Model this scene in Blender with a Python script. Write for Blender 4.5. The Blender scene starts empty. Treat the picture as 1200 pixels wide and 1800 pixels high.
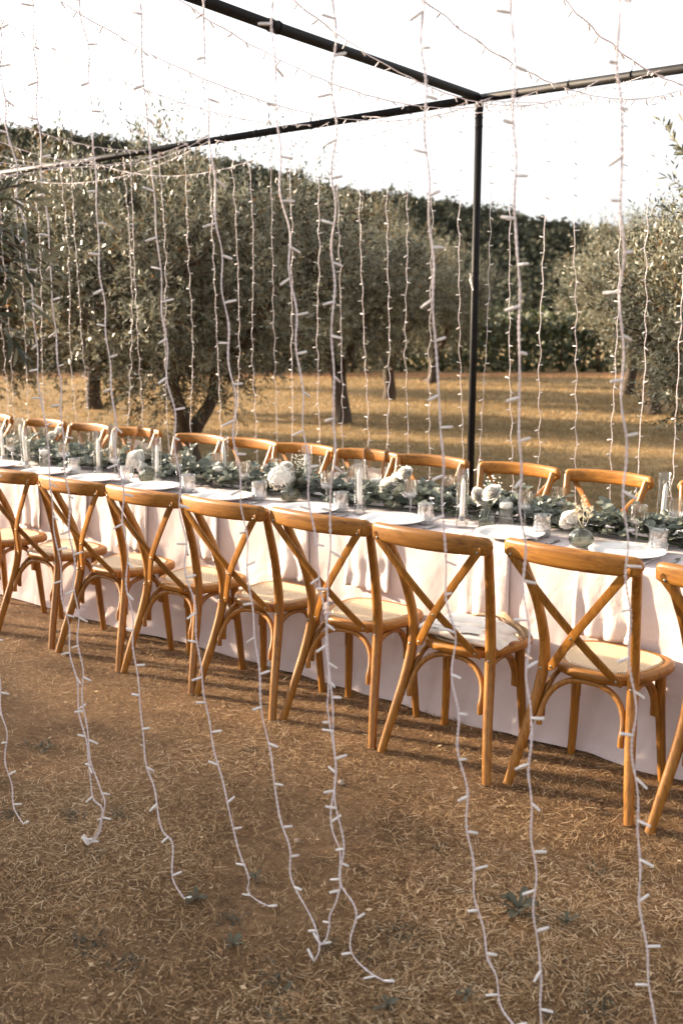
import bpy, math, random
import numpy as np
from mathutils import Vector, Matrix, noise

rng = np.random.default_rng(11)
random.seed(5)
scene = bpy.context.scene
COL = scene.collection

# ------------------------------------------------------------------ camera
cam_d = bpy.data.cameras.new('camera')
cam_d.sensor_fit = 'VERTICAL'
cam_d.sensor_height = 36.0
cam_d.sensor_width = 24.0
cam_d.lens = 35.0
cam_d.clip_start = 0.05
cam_d.clip_end = 3000.0
cam_d.dof.use_dof = True
cam_d.dof.focus_distance = 3.9
cam_d.dof.aperture_fstop = 3.2
cam = bpy.data.objects.new('camera', cam_d)
COL.objects.link(cam)
cam.location = (0.0, 0.0, 1.66)
cam.rotation_euler = (math.radians(90 - 10.616), 0.0, math.radians(37.267))
scene.camera = cam

# ------------------------------------------------------------------ light
SUN_EL = math.radians(15.0)
sun_h = Vector((-0.975, -0.215, 0.0)).normalized()          # horizontal direction towards the sun
sun_vec = Vector((sun_h.x * math.cos(SUN_EL), sun_h.y * math.cos(SUN_EL), math.sin(SUN_EL)))
world = bpy.data.worlds.new('World')
scene.world = world
world.use_nodes = True
wn = world.node_tree.nodes
wl = world.node_tree.links
sky = wn.new('ShaderNodeTexSky')
sky.sky_type = 'NISHITA'
sky.sun_disc = False
sky.sun_elevation = SUN_EL
sky.sun_rotation = math.atan2(sun_h.x, sun_h.y)
sky.air_density = 1.0
sky.dust_density = 4.0
sky.ozone_density = 1.0
hs = wn.new('ShaderNodeHueSaturation')
hs.inputs['Saturation'].default_value = 0.10
bgn = wn['Background']
bgn.inputs['Strength'].default_value = 0.112
wl.new(sky.outputs['Color'], hs.inputs['Color'])
wl.new(hs.outputs['Color'], bgn.inputs['Color'])

sun_d = bpy.data.lights.new('sun', 'SUN')
sun_d.energy = 5.0
sun_d.angle = math.radians(1.2)
sun_d.color = (1.0, 0.78, 0.54)
sun = bpy.data.objects.new('sun', sun_d)
COL.objects.link(sun)
sun.rotation_euler = sun_vec.to_track_quat('Z', 'Y').to_euler()

vs = scene.view_settings
vs.view_transform = 'Standard'
vs.look = 'None'
vs.exposure = 2.08
vs.gamma = 1.0
vs.use_curve_mapping = False
scene.render.engine = 'CYCLES'
cy = scene.cycles
cy.use_denoising = True
cy.max_bounces = 10
cy.diffuse_bounces = 3
cy.glossy_bounces = 3
cy.transmission_bounces = 8
cy.transparent_max_bounces = 16
cy.caustics_reflective = False
cy.caustics_refractive = False
cy.sample_clamp_indirect = 6.0

# ------------------------------------------------------------------ helpers
class MB:
    """Collects shapes; build() links them as ONE mesh object."""
    def __init__(self):
        self.v = []
        self.f = []
        self.n = 0
        self.flat = False
    def add(self, verts, faces):
        o = self.n
        self.v.extend([tuple(map(float, p)) for p in verts])
        self.f.extend([tuple(i + o for i in f) for f in faces])
        self.n += len(verts)
        return self
    def box(self, c, s):
        x, y, z = c; a, b, h = s[0] / 2, s[1] / 2, s[2] / 2
        v = [(x - a, y - b, z - h), (x + a, y - b, z - h), (x + a, y + b, z - h), (x - a, y + b, z - h),
             (x - a, y - b, z + h), (x + a, y - b, z + h), (x + a, y + b, z + h), (x - a, y + b, z + h)]
        return self.add(v, [(3, 2, 1, 0), (4, 5, 6, 7), (0, 1, 5, 4), (1, 2, 6, 5), (2, 3, 7, 6), (3, 0, 4, 7)])
    def sweep(self, path, section, up=(0, 0, 1), cap=True, scale=None, roll=None):
        """section: list of (a, b) offsets; a along side, b along frame normal."""
        P = np.asarray(path, float)
        n = len(P)
        T = np.gradient(P, axis=0)
        T /= (np.linalg.norm(T, axis=1)[:, None] + 1e-12)
        m = len(section)
        S = np.asarray(section, float)
        upv = np.asarray(up, float)
        N = upv - T[0] * (upv @ T[0])
        if np.linalg.norm(N) < 1e-4:
            upv = np.array((1.0, 0.0, 0.0)); N = upv - T[0] * (upv @ T[0])
        N /= np.linalg.norm(N)
        V = []
        for i in range(n):
            if i:
                N = N - T[i] * (N @ T[i]); N /= (np.linalg.norm(N) + 1e-12)
            B = np.cross(T[i], N)
            k = 1.0 if scale is None else scale[i]
            if roll is not None:
                c, s_ = math.cos(roll[i]), math.sin(roll[i])
                N2, B2 = N * c + B * s_, B * c - N * s_
            else:
                N2, B2 = N, B
            if np.ndim(k) == 0:
                k = (k, k)
            V.extend(P[i] + B2 * (a * k[0]) + N2 * (b * k[1]) for a, b in S)
        Fc = []
        for i in range(n - 1):
            for j in range(m):
                j2 = (j + 1) % m
                Fc.append((i * m + j, i * m + j2, (i + 1) * m + j2, (i + 1) * m + j))
        if cap:
            Fc.append(tuple(range(m - 1, -1, -1)))
            Fc.append(tuple((n - 1) * m + j for j in range(m)))
        return self.add(V, Fc)
    def tube(self, path, r, seg=8, cap=True, up=(0, 0, 1)):
        sec = [(math.cos(2 * math.pi * k / seg), math.sin(2 * math.pi * k / seg)) for k in range(seg)]
        n = len(path)
        rr = [r] * n if np.ndim(r) == 0 else list(r)
        return self.sweep(path, sec, up=up, cap=cap, scale=rr)
    def lathe(self, prof, seg=24, c=(0, 0, 0), flute=0.0, nfl=12, zr=None):
        V = []; n = len(prof)
        for (r, z) in prof:
            for k in range(seg):
                a = 2 * math.pi * k / seg
                rr = r
                if flute and (zr is None or zr[0] <= z <= zr[1]):
                    rr = r * (1 + flute * (abs(math.sin(a * nfl / 2)) - 0.5))
                V.append((c[0] + rr * math.cos(a), c[1] + rr * math.sin(a), c[2] + z))
        Fc = []
        for i in range(n - 1):
            for k in range(seg):
                k2 = (k + 1) % seg
                Fc.append((i * seg + k, i * seg + k2, (i + 1) * seg + k2, (i + 1) * seg + k))
        self.add(V, Fc)
        o = self.n - len(V)
        if prof[0][0] > 1e-5:
            self.f.append(tuple(o + k for k in range(seg - 1, -1, -1)))
        if prof[-1][0] > 1e-5:
            self.f.append(tuple(o + (n - 1) * seg + k for k in range(seg)))
        return self
    def grid(self, G, close=False):
        G = np.asarray(G, float); a, b, _ = G.shape
        Fc = []
        for i in range(a - 1):
            for j in range(b - 1):
                Fc.append((i * b + j, (i + 1) * b + j, (i + 1) * b + j + 1, i * b + j + 1))
        return self.add(G.reshape(-1, 3), Fc)
    def mesh(self, name, mat, smooth=True):
        me = bpy.data.meshes.new(name)
        me.from_pydata(self.v, [], self.f)
        if smooth:
            me.polygons.foreach_set('use_smooth', [True] * len(me.polygons))
        if mat is not None:
            me.materials.append(mat)
        me.update()
        return me
    def build(self, name, mat, parent=None, loc=(0, 0, 0), smooth=True, sharp=None):
        me = self.mesh(name, mat, smooth)
        if sharp is not None:
            me.set_sharp_from_angle(angle=math.radians(sharp))
        return put(name, me, parent, loc)

def put(name, me, parent=None, loc=(0, 0, 0), rot=None):
    o = bpy.data.objects.new(name, me)
    COL.objects.link(o)
    o.location = loc
    if rot is not None:
        o.rotation_euler = rot
    if parent is not None:
        o.parent = parent
    return o

def quads_mesh(name, V, per, mat, tint=None, smooth=False):
    """Big mesh of equal n-gons, V: (N*per, 3)."""
    V = np.ascontiguousarray(V, dtype=np.float32)
    nv = len(V); nf = nv // per
    me = bpy.data.meshes.new(name)
    me.vertices.add(nv)
    me.vertices.foreach_set('co', V.ravel())
    me.loops.add(nv)
    me.loops.foreach_set('vertex_index', np.arange(nv, dtype=np.int32))
    me.polygons.add(nf)
    me.polygons.foreach_set('loop_start', np.arange(0, nv, per, dtype=np.int32))
    me.polygons.foreach_set('loop_total', np.full(nf, per, dtype=np.int32))
    if smooth:
        me.polygons.foreach_set('use_smooth', np.ones(nf, dtype=bool))
    if tint is not None:
        at = me.attributes.new('tint', 'FLOAT', 'POINT')
        at.data.foreach_set('value', np.repeat(np.asarray(tint, np.float32), per))
    me.materials.append(mat)
    me.update(calc_edges=True)
    me.validate()
    return me

def tag(o, label=None, cat=None, group=None, kind=None):
    if label: o['label'] = label
    if cat: o['category'] = cat
    if group: o['group'] = group
    if kind: o['kind'] = kind
    return o

def thing(name, label, cat, loc=(0, 0, 0), rz=0.0, group=None):
    o = bpy.data.objects.new(name, None)
    o.empty_display_size = 0.1
    COL.objects.link(o)
    o.location = loc
    o.rotation_euler = (0, 0, rz)
    return tag(o, label, cat, group)

def copy_tree(o, parent=None):
    c = o.copy()
    COL.objects.link(c)
    if parent is not None:
        c.parent = parent
    for ch in list(o.children):
        copy_tree(ch, c)
    return c

ORD = ['first', 'second', 'third', 'fourth', 'fifth', 'sixth', 'seventh', 'eighth', 'ninth', 'tenth', 'eleventh',
       'twelfth', 'thirteenth', 'fourteenth', 'fifteenth', 'sixteenth', 'seventeenth', 'eighteenth', 'nineteenth',
       'twentieth', 'twenty-first', 'twenty-second', 'twenty-third', 'twenty-fourth', 'twenty-fifth']

def catmull(P, step):
    P = np.asarray(P, float)
    Q = np.vstack([2 * P[0] - P[1], P, 2 * P[-1] - P[-2]])
    out = []
    for i in range(1, len(Q) - 2):
        p0, p1, p2, p3 = Q[i - 1], Q[i], Q[i + 1], Q[i + 2]
        n = max(2, int(np.linalg.norm(p2 - p1) / step))
        for t in np.linspace(0, 1, n, endpoint=False):
            out.append(0.5 * ((2 * p1) + (-p0 + p2) * t + (2 * p0 - 5 * p1 + 4 * p2 - p3) * t * t + (-p0 + 3 * p1 - 3 * p2 + p3) * t ** 3))
    out.append(P[-1])
    return np.array(out)

# ------------------------------------------------------------------ materials
def mat(name):
    m = bpy.data.materials.new(name)
    m.use_nodes = True
    nt = m.node_tree
    return m, nt, nt.nodes, nt.links, nt.nodes['Principled BSDF']

def N(nt, kind, **kw):
    n = nt.nodes.new(kind)
    for k, v in kw.items():
        if k.startswith('i_'):
            n.inputs[k[2:].replace('_', ' ')].default_value = v
        else:
            setattr(n, k, v)
    return n

def ramp(nt, stops, interp='LINEAR'):
    r = nt.nodes.new('ShaderNodeValToRGB')
    e = r.color_ramp.elements
    while len(e) < len(stops):
        e.new(0.5)
    for el, (p, c) in zip(e, stops):
        el.position = p
        el.color = (c[0], c[1], c[2], 1)
    r.color_ramp.interpolation = interp
    return r

def plain(name, col, rough=0.6, bump=0.0, bscale=200.0, metal=0.0, spec=0.5, var=0.0, vscale=8.0):
    m, nt, ns, ls, b = mat(name)
    b.inputs['Base Color'].default_value = (*col, 1)
    b.inputs['Roughness'].default_value = rough
    b.inputs['Metallic'].default_value = metal
    b.inputs['Specular IOR Level'].default_value = spec
    tc = N(nt, 'ShaderNodeTexCoord')
    if var:
        nz = N(nt, 'ShaderNodeTexNoise'); nz.inputs['Scale'].default_value = vscale; nz.inputs['Detail'].default_value = 5
        ls.new(tc.outputs['Object'], nz.inputs['Vector'])
        r = ramp(nt, [(0.3, [c * (1 - var) for c in col]), (0.7, [min(1, c * (1 + var)) for c in col])])
        ls.new(nz.outputs['Fac'], r.inputs['Fac']); ls.new(r.outputs['Color'], b.inputs['Base Color'])
    if bump:
        nz = N(nt, 'ShaderNodeTexNoise'); nz.inputs['Scale'].default_value = bscale; nz.inputs['Detail'].default_value = 3
        ls.new(tc.outputs['Object'], nz.inputs['Vector'])
        bp = N(nt, 'ShaderNodeBump'); bp.inputs['Strength'].default_value = bump; bp.inputs['Distance'].default_value = 0.002
        ls.new(nz.outputs['Fac'], bp.inputs['Height']); ls.new(bp.outputs['Normal'], b.inputs['Normal'])
    return m

def wood(name, stretch, dark=1.0):
    m, nt, ns, ls, b = mat(name)
    tc = N(nt, 'ShaderNodeTexCoord')
    oi = N(nt, 'ShaderNodeObjectInfo')
    mp = N(nt, 'ShaderNodeMapping')
    mp.inputs['Scale'].default_value = stretch
    cx = N(nt, 'ShaderNodeCombineXYZ')
    mu = N(nt, 'ShaderNodeMath', operation='MULTIPLY'); mu.inputs[1].default_value = 37.0
    ls.new(oi.outputs['Random'], mu.inputs[0])
    for k in range(3): ls.new(mu.outputs[0], cx.inputs[k])
    ls.new(tc.outputs['Object'], mp.inputs['Vector']); ls.new(cx.outputs[0], mp.inputs['Location'])
    n1 = N(nt, 'ShaderNodeTexNoise'); n1.inputs['Scale'].default_value = 1.0; n1.inputs['Detail'].default_value = 7
    n1.inputs['Roughness'].default_value = 0.62; n1.inputs['Distortion'].default_value = 1.4
    ls.new(mp.outputs[0], n1.inputs['Vector'])
    r = ramp(nt, [(0.28, (0.135 * dark, 0.047 * dark, 0.007 * dark)), (0.46, (0.265 * dark, 0.106 * dark, 0.014 * dark)),
                  (0.62, (0.35 * dark, 0.150 * dark, 0.023 * dark)), (0.8, (0.23 * dark, 0.088 * dark, 0.012 * dark))])
    ls.new(n1.outputs['Fac'], r.inputs['Fac'])
    hv = N(nt, 'ShaderNodeHueSaturation')
    mr = N(nt, 'ShaderNodeMapRange'); mr.inputs['To Min'].default_value = 0.82; mr.inputs['To Max'].default_value = 1.15
    ls.new(oi.outputs['Random'], mr.inputs['Value']); ls.new(mr.outputs[0], hv.inputs['Value'])
    ls.new(r.outputs['Color'], hv.inputs['Color'])
    # worn pale patches in the varnish
    n3 = N(nt, 'ShaderNodeTexNoise'); n3.inputs['Scale'].default_value = 14; n3.inputs['Detail'].default_value = 6
    ls.new(tc.outputs['Object'], n3.inputs['Vector'])
    wr = ramp(nt, [(0.60, (0, 0, 0)), (0.74, (0.30, 0.30, 0.30))])
    ls.new(n3.outputs['Fac'], wr.inputs['Fac'])
    mx = N(nt, 'ShaderNodeMix', data_type='RGBA'); mx.inputs['B'].default_value = (0.42, 0.225, 0.07, 1)
    ls.new(wr.outputs['Color'], mx.inputs['Factor']); ls.new(hv.outputs['Color'], mx.inputs['A'])
    ls.new(mx.outputs['Result'], b.inputs['Base Color'])
    b.inputs['Roughness'].default_value = 0.42
    b.inputs['Specular IOR Level'].default_value = 0.45
    bp = N(nt, 'ShaderNodeBump'); bp.inputs['Strength'].default_value = 0.25; bp.inputs['Distance'].default_value = 0.0015
    ls.new(n1.outputs['Fac'], bp.inputs['Height']); ls.new(bp.outputs['Normal'], b.inputs['Normal'])
    return m

M = {}
M['wood_x'] = wood('wood_grain_x', (4, 60, 60))
M['wood_z'] = wood('wood_grain_z', (55, 55, 4))
M['wood_y'] = wood('wood_grain_seat', (9, 40, 40))

# woven cane
m, nt, ns, ls, b = mat('cane'); M['cane'] = m
tc = N(nt, 'ShaderNodeTexCoord')
mp = N(nt, 'ShaderNodeMapping'); mp.inputs['Rotation'].default_value = (0, 0, math.radians(45)); ls.new(tc.outputs['Object'], mp.inputs['Vector'])
w1 = N(nt, 'ShaderNodeTexWave', wave_type='BANDS', bands_direction='X'); w1.inputs['Scale'].default_value = 42
w2 = N(nt, 'ShaderNodeTexWave', wave_type='BANDS', bands_direction='Y'); w2.inputs['Scale'].default_value = 42
for w in (w1, w2):
    ls.new(mp.outputs[0], w.inputs['Vector']); w.inputs['Distortion'].default_value = 0.6; w.inputs['Detail'].default_value = 1
mm = N(nt, 'ShaderNodeMath', operation='MULTIPLY'); ls.new(w1.outputs['Fac'], mm.inputs[0]); ls.new(w2.outputs['Fac'], mm.inputs[1])
r = ramp(nt, [(0.0, (0.72, 0.555, 0.37)), (0.45, (0.60, 0.44, 0.27)), (0.9, (0.30, 0.18, 0.09))])
ls.new(mm.outputs[0], r.inputs['Fac']); ls.new(r.outputs['Color'], b.inputs['Base Color'])
b.inputs['Roughness'].default_value = 0.55
bp = N(nt, 'ShaderNodeBump', invert=True); bp.inputs['Strength'].default_value = 0.8; bp.inputs['Distance'].default_value = 0.003
ls.new(mm.outputs[0], bp.inputs['Height']); ls.new(bp.outputs['Normal'], b.inputs['Normal'])

def cloth(name, col, rough=0.9, weave=900.0, crease=0.5, trans=0.0):
    m, nt, ns, ls, b = mat(name)
    tc = N(nt, 'ShaderNodeTexCoord')
    n1 = N(nt, 'ShaderNodeTexNoise'); n1.inputs['Scale'].default_value = weave; n1.inputs['Detail'].default_value = 2
    n2 = N(nt, 'ShaderNodeTexNoise'); n2.inputs['Scale'].default_value = 7.0; n2.inputs['Detail'].default_value = 6; n2.inputs['Distortion'].default_value = 0.8
    ls.new(tc.outputs['Object'], n1.inputs['Vector']); ls.new(tc.outputs['Object'], n2.inputs['Vector'])
    r = ramp(nt, [(0.3, [c * 0.95 for c in col]), (0.7, [min(1, c * 1.03) for c in col])])
    ls.new(n2.outputs['Fac'], r.inputs['Fac']); ls.new(r.outputs['Color'], b.inputs['Base Color'])
    b1 = N(nt, 'ShaderNodeBump'); b1.inputs['Strength'].default_value = 0.15; b1.inputs['Distance'].default_value = 0.001
    b2 = N(nt, 'ShaderNodeBump'); b2.inputs['Strength'].default_value = crease; b2.inputs['Distance'].default_value = 0.012
    ls.new(n1.outputs['Fac'], b1.inputs['Height']); ls.new(n2.outputs['Fac'], b2.inputs['Height'])
    ls.new(b2.outputs['Normal'], b1.inputs['Normal']); ls.new(b1.outputs['Normal'], b.inputs['Normal'])
    b.inputs['Roughness'].default_value = rough
    b.inputs['Specular IOR Level'].default_value = 0.15
    b.inputs['Sheen Weight'].default_value = 0.15
    return m

M['cloth'] = cloth('tablecloth_fabric', (0.70, 0.60, 0.595))
M['napkin'] = cloth('napkin_fabric', (0.71, 0.63, 0.615), crease=0.7)
M['canvas'] = cloth('bag_canvas', (0.82, 0.76, 0.69), crease=0.8)
M['strap'] = cloth('bag_strap', (0.40, 0.27, 0.16), crease=0.3)
M['ink'] = plain('dark_ink', (0.02, 0.02, 0.025), 0.8)
M['black'] = plain('black_metal', (0.010, 0.009, 0.009), 0.55, spec=0.12, bump=0.06, bscale=300, var=0.3, vscale=20)
M['steel'] = plain('steel', (0.45, 0.44, 0.43), 0.35, metal=1.0)
M['screw'] = plain('screw_metal', (0.30, 0.28, 0.25), 0.35, metal=1.0)
M['china'] = plain('china', (0.80, 0.77, 0.77), 0.18)
M['wax'] = plain('wax', (0.90, 0.87, 0.83), 0.45)
M['wire'] = plain('wire_plastic', (0.70, 0.62, 0.64), 0.45)
M['bulb'] = plain('bulb_plastic', (0.88, 0.83, 0.82), 0.3)
b = M['bulb'].node_tree.nodes['Principled BSDF']
b.inputs['Transmission Weight'].default_value = 0.2
M['orange'] = plain('dried_orange', (0.6, 0.2, 0.04), 0.6)

def thin_glass(name, tint=(1, 1, 1), refr=0.0, boost=1.0, base=0.06):
    m, nt, ns, ls, b = mat(name)
    ns.remove(b)
    out = ns['Material Output']
    tr = N(nt, 'ShaderNodeBsdfTransparent'); tr.inputs['Color'].default_value = (*tint, 1)
    gl = N(nt, 'ShaderNodeBsdfGlossy'); gl.inputs['Roughness'].default_value = 0.03
    lw_ = N(nt, 'ShaderNodeLayerWeight')                         # Schlick term for a thin pane, same on both sides
    pw = N(nt, 'ShaderNodeMath', operation='POWER'); pw.inputs[1].default_value = 4.0
    ls.new(lw_.outputs['Facing'], pw.inputs[0])
    mb = N(nt, 'ShaderNodeMath', operation='MULTIPLY_ADD'); mb.inputs[1].default_value = 0.55 * boost; mb.inputs[2].default_value = base; mb.use_clamp = True
    ls.new(pw.outputs[0], mb.inputs[0])
    mx = N(nt, 'ShaderNodeMixShader')
    ls.new(mb.outputs[0], mx.inputs[0]); ls.new(gl.outputs[0], mx.inputs[2])
    if refr:
        g = N(nt, 'ShaderNodeBsdfGlass'); g.inputs['IOR'].default_value = 1.45; g.inputs['Roughness'].default_value = 0.0
        g.inputs['Color'].default_value = (*tint, 1)
        m2 = N(nt, 'ShaderNodeMixShader'); m2.inputs[0].default_value = refr
        ls.new(tr.outputs[0], m2.inputs[1]); ls.new(g.outputs[0], m2.inputs[2])
        ls.new(m2.outputs[0], mx.inputs[1])
    else:
        ls.new(tr.outputs[0], mx.inputs[1])
    ls.new(mx.outputs[0], out.inputs['Surface'])
    return m

M['glass'] = thin_glass('clear_glass', (0.985, 0.99, 0.985), boost=1.5)
M['crystal'] = thin_glass('cut_crystal', (1.0, 1.0, 1.0), refr=0.30, boost=1.9, base=0.21)
M['smoke'] = thin_glass('grey_green_glass', (0.80, 0.82, 0.77), refr=0.15, boost=1.4)
M['water'] = thin_glass('candle_water', (0.95, 0.96, 0.94), refr=0.2)

def leafmat(name, stops, under, rough=0.45, trans=0.15, spec=0.5):
    m, nt, ns, ls, b = mat(name)
    at = N(nt, 'ShaderNodeAttribute', attribute_name='tint')
    r = ramp(nt, stops)
    ls.new(at.outputs['Fac'], r.inputs['Fac'])
    gm = N(nt, 'ShaderNodeNewGeometry')
    mx = N(nt, 'ShaderNodeMix', data_type='RGBA')
    mx.inputs['B'].default_value = (*under, 1)
    ls.new(gm.outputs['Backfacing'], mx.inputs['Factor']); ls.new(r.outputs['Color'], mx.inputs['A'])
    ls.new(mx.outputs['Result'], b.inputs['Base Color'])
    b.inputs['Roughness'].default_value = rough
    b.inputs['Specular IOR Level'].default_value = spec
    if trans:
        tl = N(nt, 'ShaderNodeBsdfTranslucent')
        ls.new(mx.outputs['Result'], tl.inputs['Color'])
        ms = N(nt, 'ShaderNodeMixShader'); ms.inputs[0].default_value = trans
        ls.new(b.outputs[0], ms.inputs[1]); ls.new(tl.outputs[0], ms.inputs[2])
        ls.new(ms.outputs[0], ns['Material Output'].inputs['Surface'])
    return m

M['olive'] = leafmat('olive_leaf', [(0.0, (0.020, 0.025, 0.014)), (0.4, (0.054, 0.058, 0.032)), (0.72, (0.135, 0.130, 0.076)), (0.88, (0.31, 0.28, 0.18)), (0.93, (0.30, 0.15, 0.04)), (1.0, (0.38, 0.20, 0.06))],  # bright cream stop paints sunlit leaves into the colour
                     (0.23, 0.228, 0.165), rough=0.36, trans=0.25, spec=0.38)
M['forest'] = leafmat('forest_leaf', [(0.0, (0.042, 0.046, 0.030)), (0.6, (0.075, 0.076, 0.048)), (0.9, (0.11, 0.10, 0.06)), (1.0, (0.20, 0.12, 0.055))],  # greens lightened to stand in for haze over the hill
                      (0.06, 0.062, 0.037), rough=0.7, trans=0.1, spec=0.2)
M['vine'] = leafmat('vine_leaf', [(0.0, (0.03, 0.04, 0.015)), (0.7, (0.07, 0.08, 0.03)), (1.0, (0.22, 0.15, 0.04))], (0.08, 0.09, 0.05), rough=0.6, trans=0.3)
M['euca'] = leafmat('eucalyptus_leaf', [(0.0, (0.070, 0.084, 0.064)), (0.6, (0.16, 0.18, 0.142)), (1.0, (0.30, 0.32, 0.265))], (0.24, 0.26, 0.22), rough=0.5, trans=0.12)
M['weed'] = leafmat('weed_leaf', [(0.0, (0.045, 0.045, 0.028)), (1.0, (0.11, 0.105, 0.070))], (0.085, 0.085, 0.058), rough=0.6, trans=0.2)
M['straw'] = leafmat('dry_straw', [(0.0, (0.045, 0.024, 0.011)), (0.30, (0.19, 0.106, 0.048)), (0.65, (0.55, 0.36, 0.19)), (1.0, (0.88, 0.72, 0.50))], (0.35, 0.215, 0.11), rough=0.75, trans=0.15, spec=0.2)
M['field'] = leafmat('dry_field_grass', [(0.0, (0.055, 0.058, 0.034)), (0.35, (0.19, 0.135, 0.062)), (0.75, (0.40, 0.265, 0.125)), (1.0, (0.66, 0.48, 0.27))], (0.33, 0.225, 0.108), rough=0.75, trans=0.3, spec=0.2)  # dark greenish end: green patches, deepened to paint in the shaded bands
M['litter'] = leafmat('leaf_litter', [(0.0, (0.12, 0.06, 0.025)), (0.5, (0.36, 0.22, 0.115)), (1.0, (0.62, 0.46, 0.30))], (0.3, 0.2, 0.12), rough=0.8, trans=0.1, spec=0.2)
M['petal'] = leafmat('white_petal', [(0.0, (0.86, 0.84, 0.78)), (1.0, (0.90, 0.885, 0.85))], (0.88, 0.86, 0.82), rough=0.6, trans=0.25, spec=0.2)
M['astilbe'] = plain('astilbe_plume', (0.62, 0.52, 0.38), 0.8)
M['stem'] = plain('green_stem', (0.07, 0.09, 0.045), 0.6)
M['olivefruit'] = plain('olive_fruit', (0.07, 0.085, 0.035), 0.35)
M['soil'] = plain('field_soil', (0.36, 0.16, 0.055), 0.95, var=0.35, vscale=1.5)
M['hill'] = plain('hill_ground', (0.05, 0.045, 0.022), 0.95, var=0.4, vscale=0.2)
M['post'] = plain('vine_wood', (0.10, 0.06, 0.035), 0.9, var=0.3, vscale=10)
M['stone'] = plain('pebble', (0.30, 0.24, 0.19), 0.85, var=0.3, vscale=60)

# bark
m, nt, ns, ls, b = mat('olive_bark'); M['bark'] = m
tc = N(nt, 'ShaderNodeTexCoord')
mp = N(nt, 'ShaderNodeMapping'); mp.inputs['Scale'].default_value = (14, 14, 4); ls.new(tc.outputs['Object'], mp.inputs['Vector'])
n1 = N(nt, 'ShaderNodeTexNoise'); n1.inputs['Scale'].default_value = 1.0; n1.inputs['Detail'].default_value = 8; n1.inputs['Roughness'].default_value = 0.7
ls.new(mp.outputs[0], n1.inputs['Vector'])
r = ramp(nt, [(0.3, (0.025, 0.017, 0.011)), (0.55, (0.075, 0.052, 0.035)), (0.75, (0.15, 0.11, 0.075))])
ls.new(n1.outputs['Fac'], r.inputs['Fac']); ls.new(r.outputs['Color'], b.inputs['Base Color'])
b.inputs['Roughness'].default_value = 0.95
bp = N(nt, 'ShaderNodeBump'); bp.inputs['Strength'].default_value = 0.9; bp.inputs['Distance'].default_value = 0.03
ls.new(n1.outputs['Fac'], bp.inputs['Height']); ls.new(bp.outputs['Normal'], b.inputs['Normal'])

# ground: bare trodden earth by the table, dry grass field beyond
m, nt, ns, ls, b = mat('ground_earth'); M['ground'] = m
tc = N(nt, 'ShaderNodeTexCoord')
def nz(scale, detail=6, rough=0.6, dist=0.0):
    n = N(nt, 'ShaderNodeTexNoise'); n.inputs['Scale'].default_value = scale; n.inputs['Detail'].default_value = detail
    n.inputs['Roughness'].default_value = rough; n.inputs['Distortion'].default_value = dist
    ls.new(tc.outputs['Object'], n.inputs['Vector']); return n
fine = nz(46, 8, 0.72); mid = nz(3.2, 6, 0.6, 0.5); big = nz(0.5, 4)
r1 = ramp(nt, [(0.28, (0.044, 0.026, 0.013)), (0.5, (0.19, 0.112, 0.058)), (0.70, (0.41, 0.268, 0.158))])
ls.new(fine.outputs['Fac'], r1.inputs['Fac'])
r2 = ramp(nt, [(0.35, (0.115, 0.067, 0.035)), (0.65, (0.31, 0.192, 0.108))])
ls.new(mid.outputs['Fac'], r2.inputs['Fac'])
mA = N(nt, 'ShaderNodeMix', data_type='RGBA'); mA.inputs['Factor'].default_value = 0.5
ls.new(r1.outputs['Color'], mA.inputs['A']); ls.new(r2.outputs['Color'], mA.inputs['B'])
r3 = ramp(nt, [(0.32, (0.085, 0.072, 0.038)), (0.5, (0.23, 0.152, 0.068)), (0.7, (0.36, 0.24, 0.112))])
ls.new(mid.outputs['Fac'], r3.inputs['Fac'])
r3b = ramp(nt, [(0.35, (0.13, 0.098, 0.048)), (0.65, (0.31, 0.21, 0.102))]); ls.new(big.outputs['Fac'], r3b.inputs['Fac'])
mB = N(nt, 'ShaderNodeMix', data_type='RGBA'); mB.inputs['Factor'].default_value = 0.5
ls.new(r3.outputs['Color'], mB.inputs['A']); ls.new(r3b.outputs['Color'], mB.inputs['B'])
sx = N(nt, 'ShaderNodeSeparateXYZ'); ls.new(tc.outputs['Object'], sx.inputs[0])
ad = N(nt, 'ShaderNodeMath', operation='ADD'); ls.new(sx.outputs['Y'], ad.inputs[0])
ms_ = N(nt, 'ShaderNodeMath', operation='MULTIPLY'); ms_.inputs[1].default_value = 2.5; ls.new(big.outputs['Fac'], ms_.inputs[0]); ls.new(ms_.outputs[0], ad.inputs[1])
mr = N(nt, 'ShaderNodeMapRange'); mr.inputs['From Min'].default_value = 5.6; mr.inputs['From Max'].default_value = 7.4
ls.new(ad.outputs[0], mr.inputs['Value'])
mC = N(nt, 'ShaderNodeMix', data_type='RGBA'); ls.new(mr.outputs[0], mC.inputs['Factor'])
ls.new(mA.outputs['Result'], mC.inputs['A']); ls.new(mB.outputs['Result'], mC.inputs['B'])
ls.new(mC.outputs['Result'], b.inputs['Base Color'])
b.inputs['Roughness'].default_value = 0.95; b.inputs['Specular IOR Level'].default_value = 0.15
bp = N(nt, 'ShaderNodeBump'); bp.inputs['Strength'].default_value = 0.8; bp.inputs['Distance'].default_value = 0.02
ls.new(fine.outputs['Fac'], bp.inputs['Height']); ls.new(bp.outputs['Normal'], b.inputs['Normal'])

FW = np.array((math.cos(math.radians(127.267)), math.sin(math.radians(127.267))))   # heading of the view, on the ground
RT = np.array((FW[1], -FW[0]))
def uw(u, w):                                                       # ground point w metres ahead, u metres to the right
    return FW[0] * w + RT[0] * u, FW[1] * w + RT[1] * u
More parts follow.
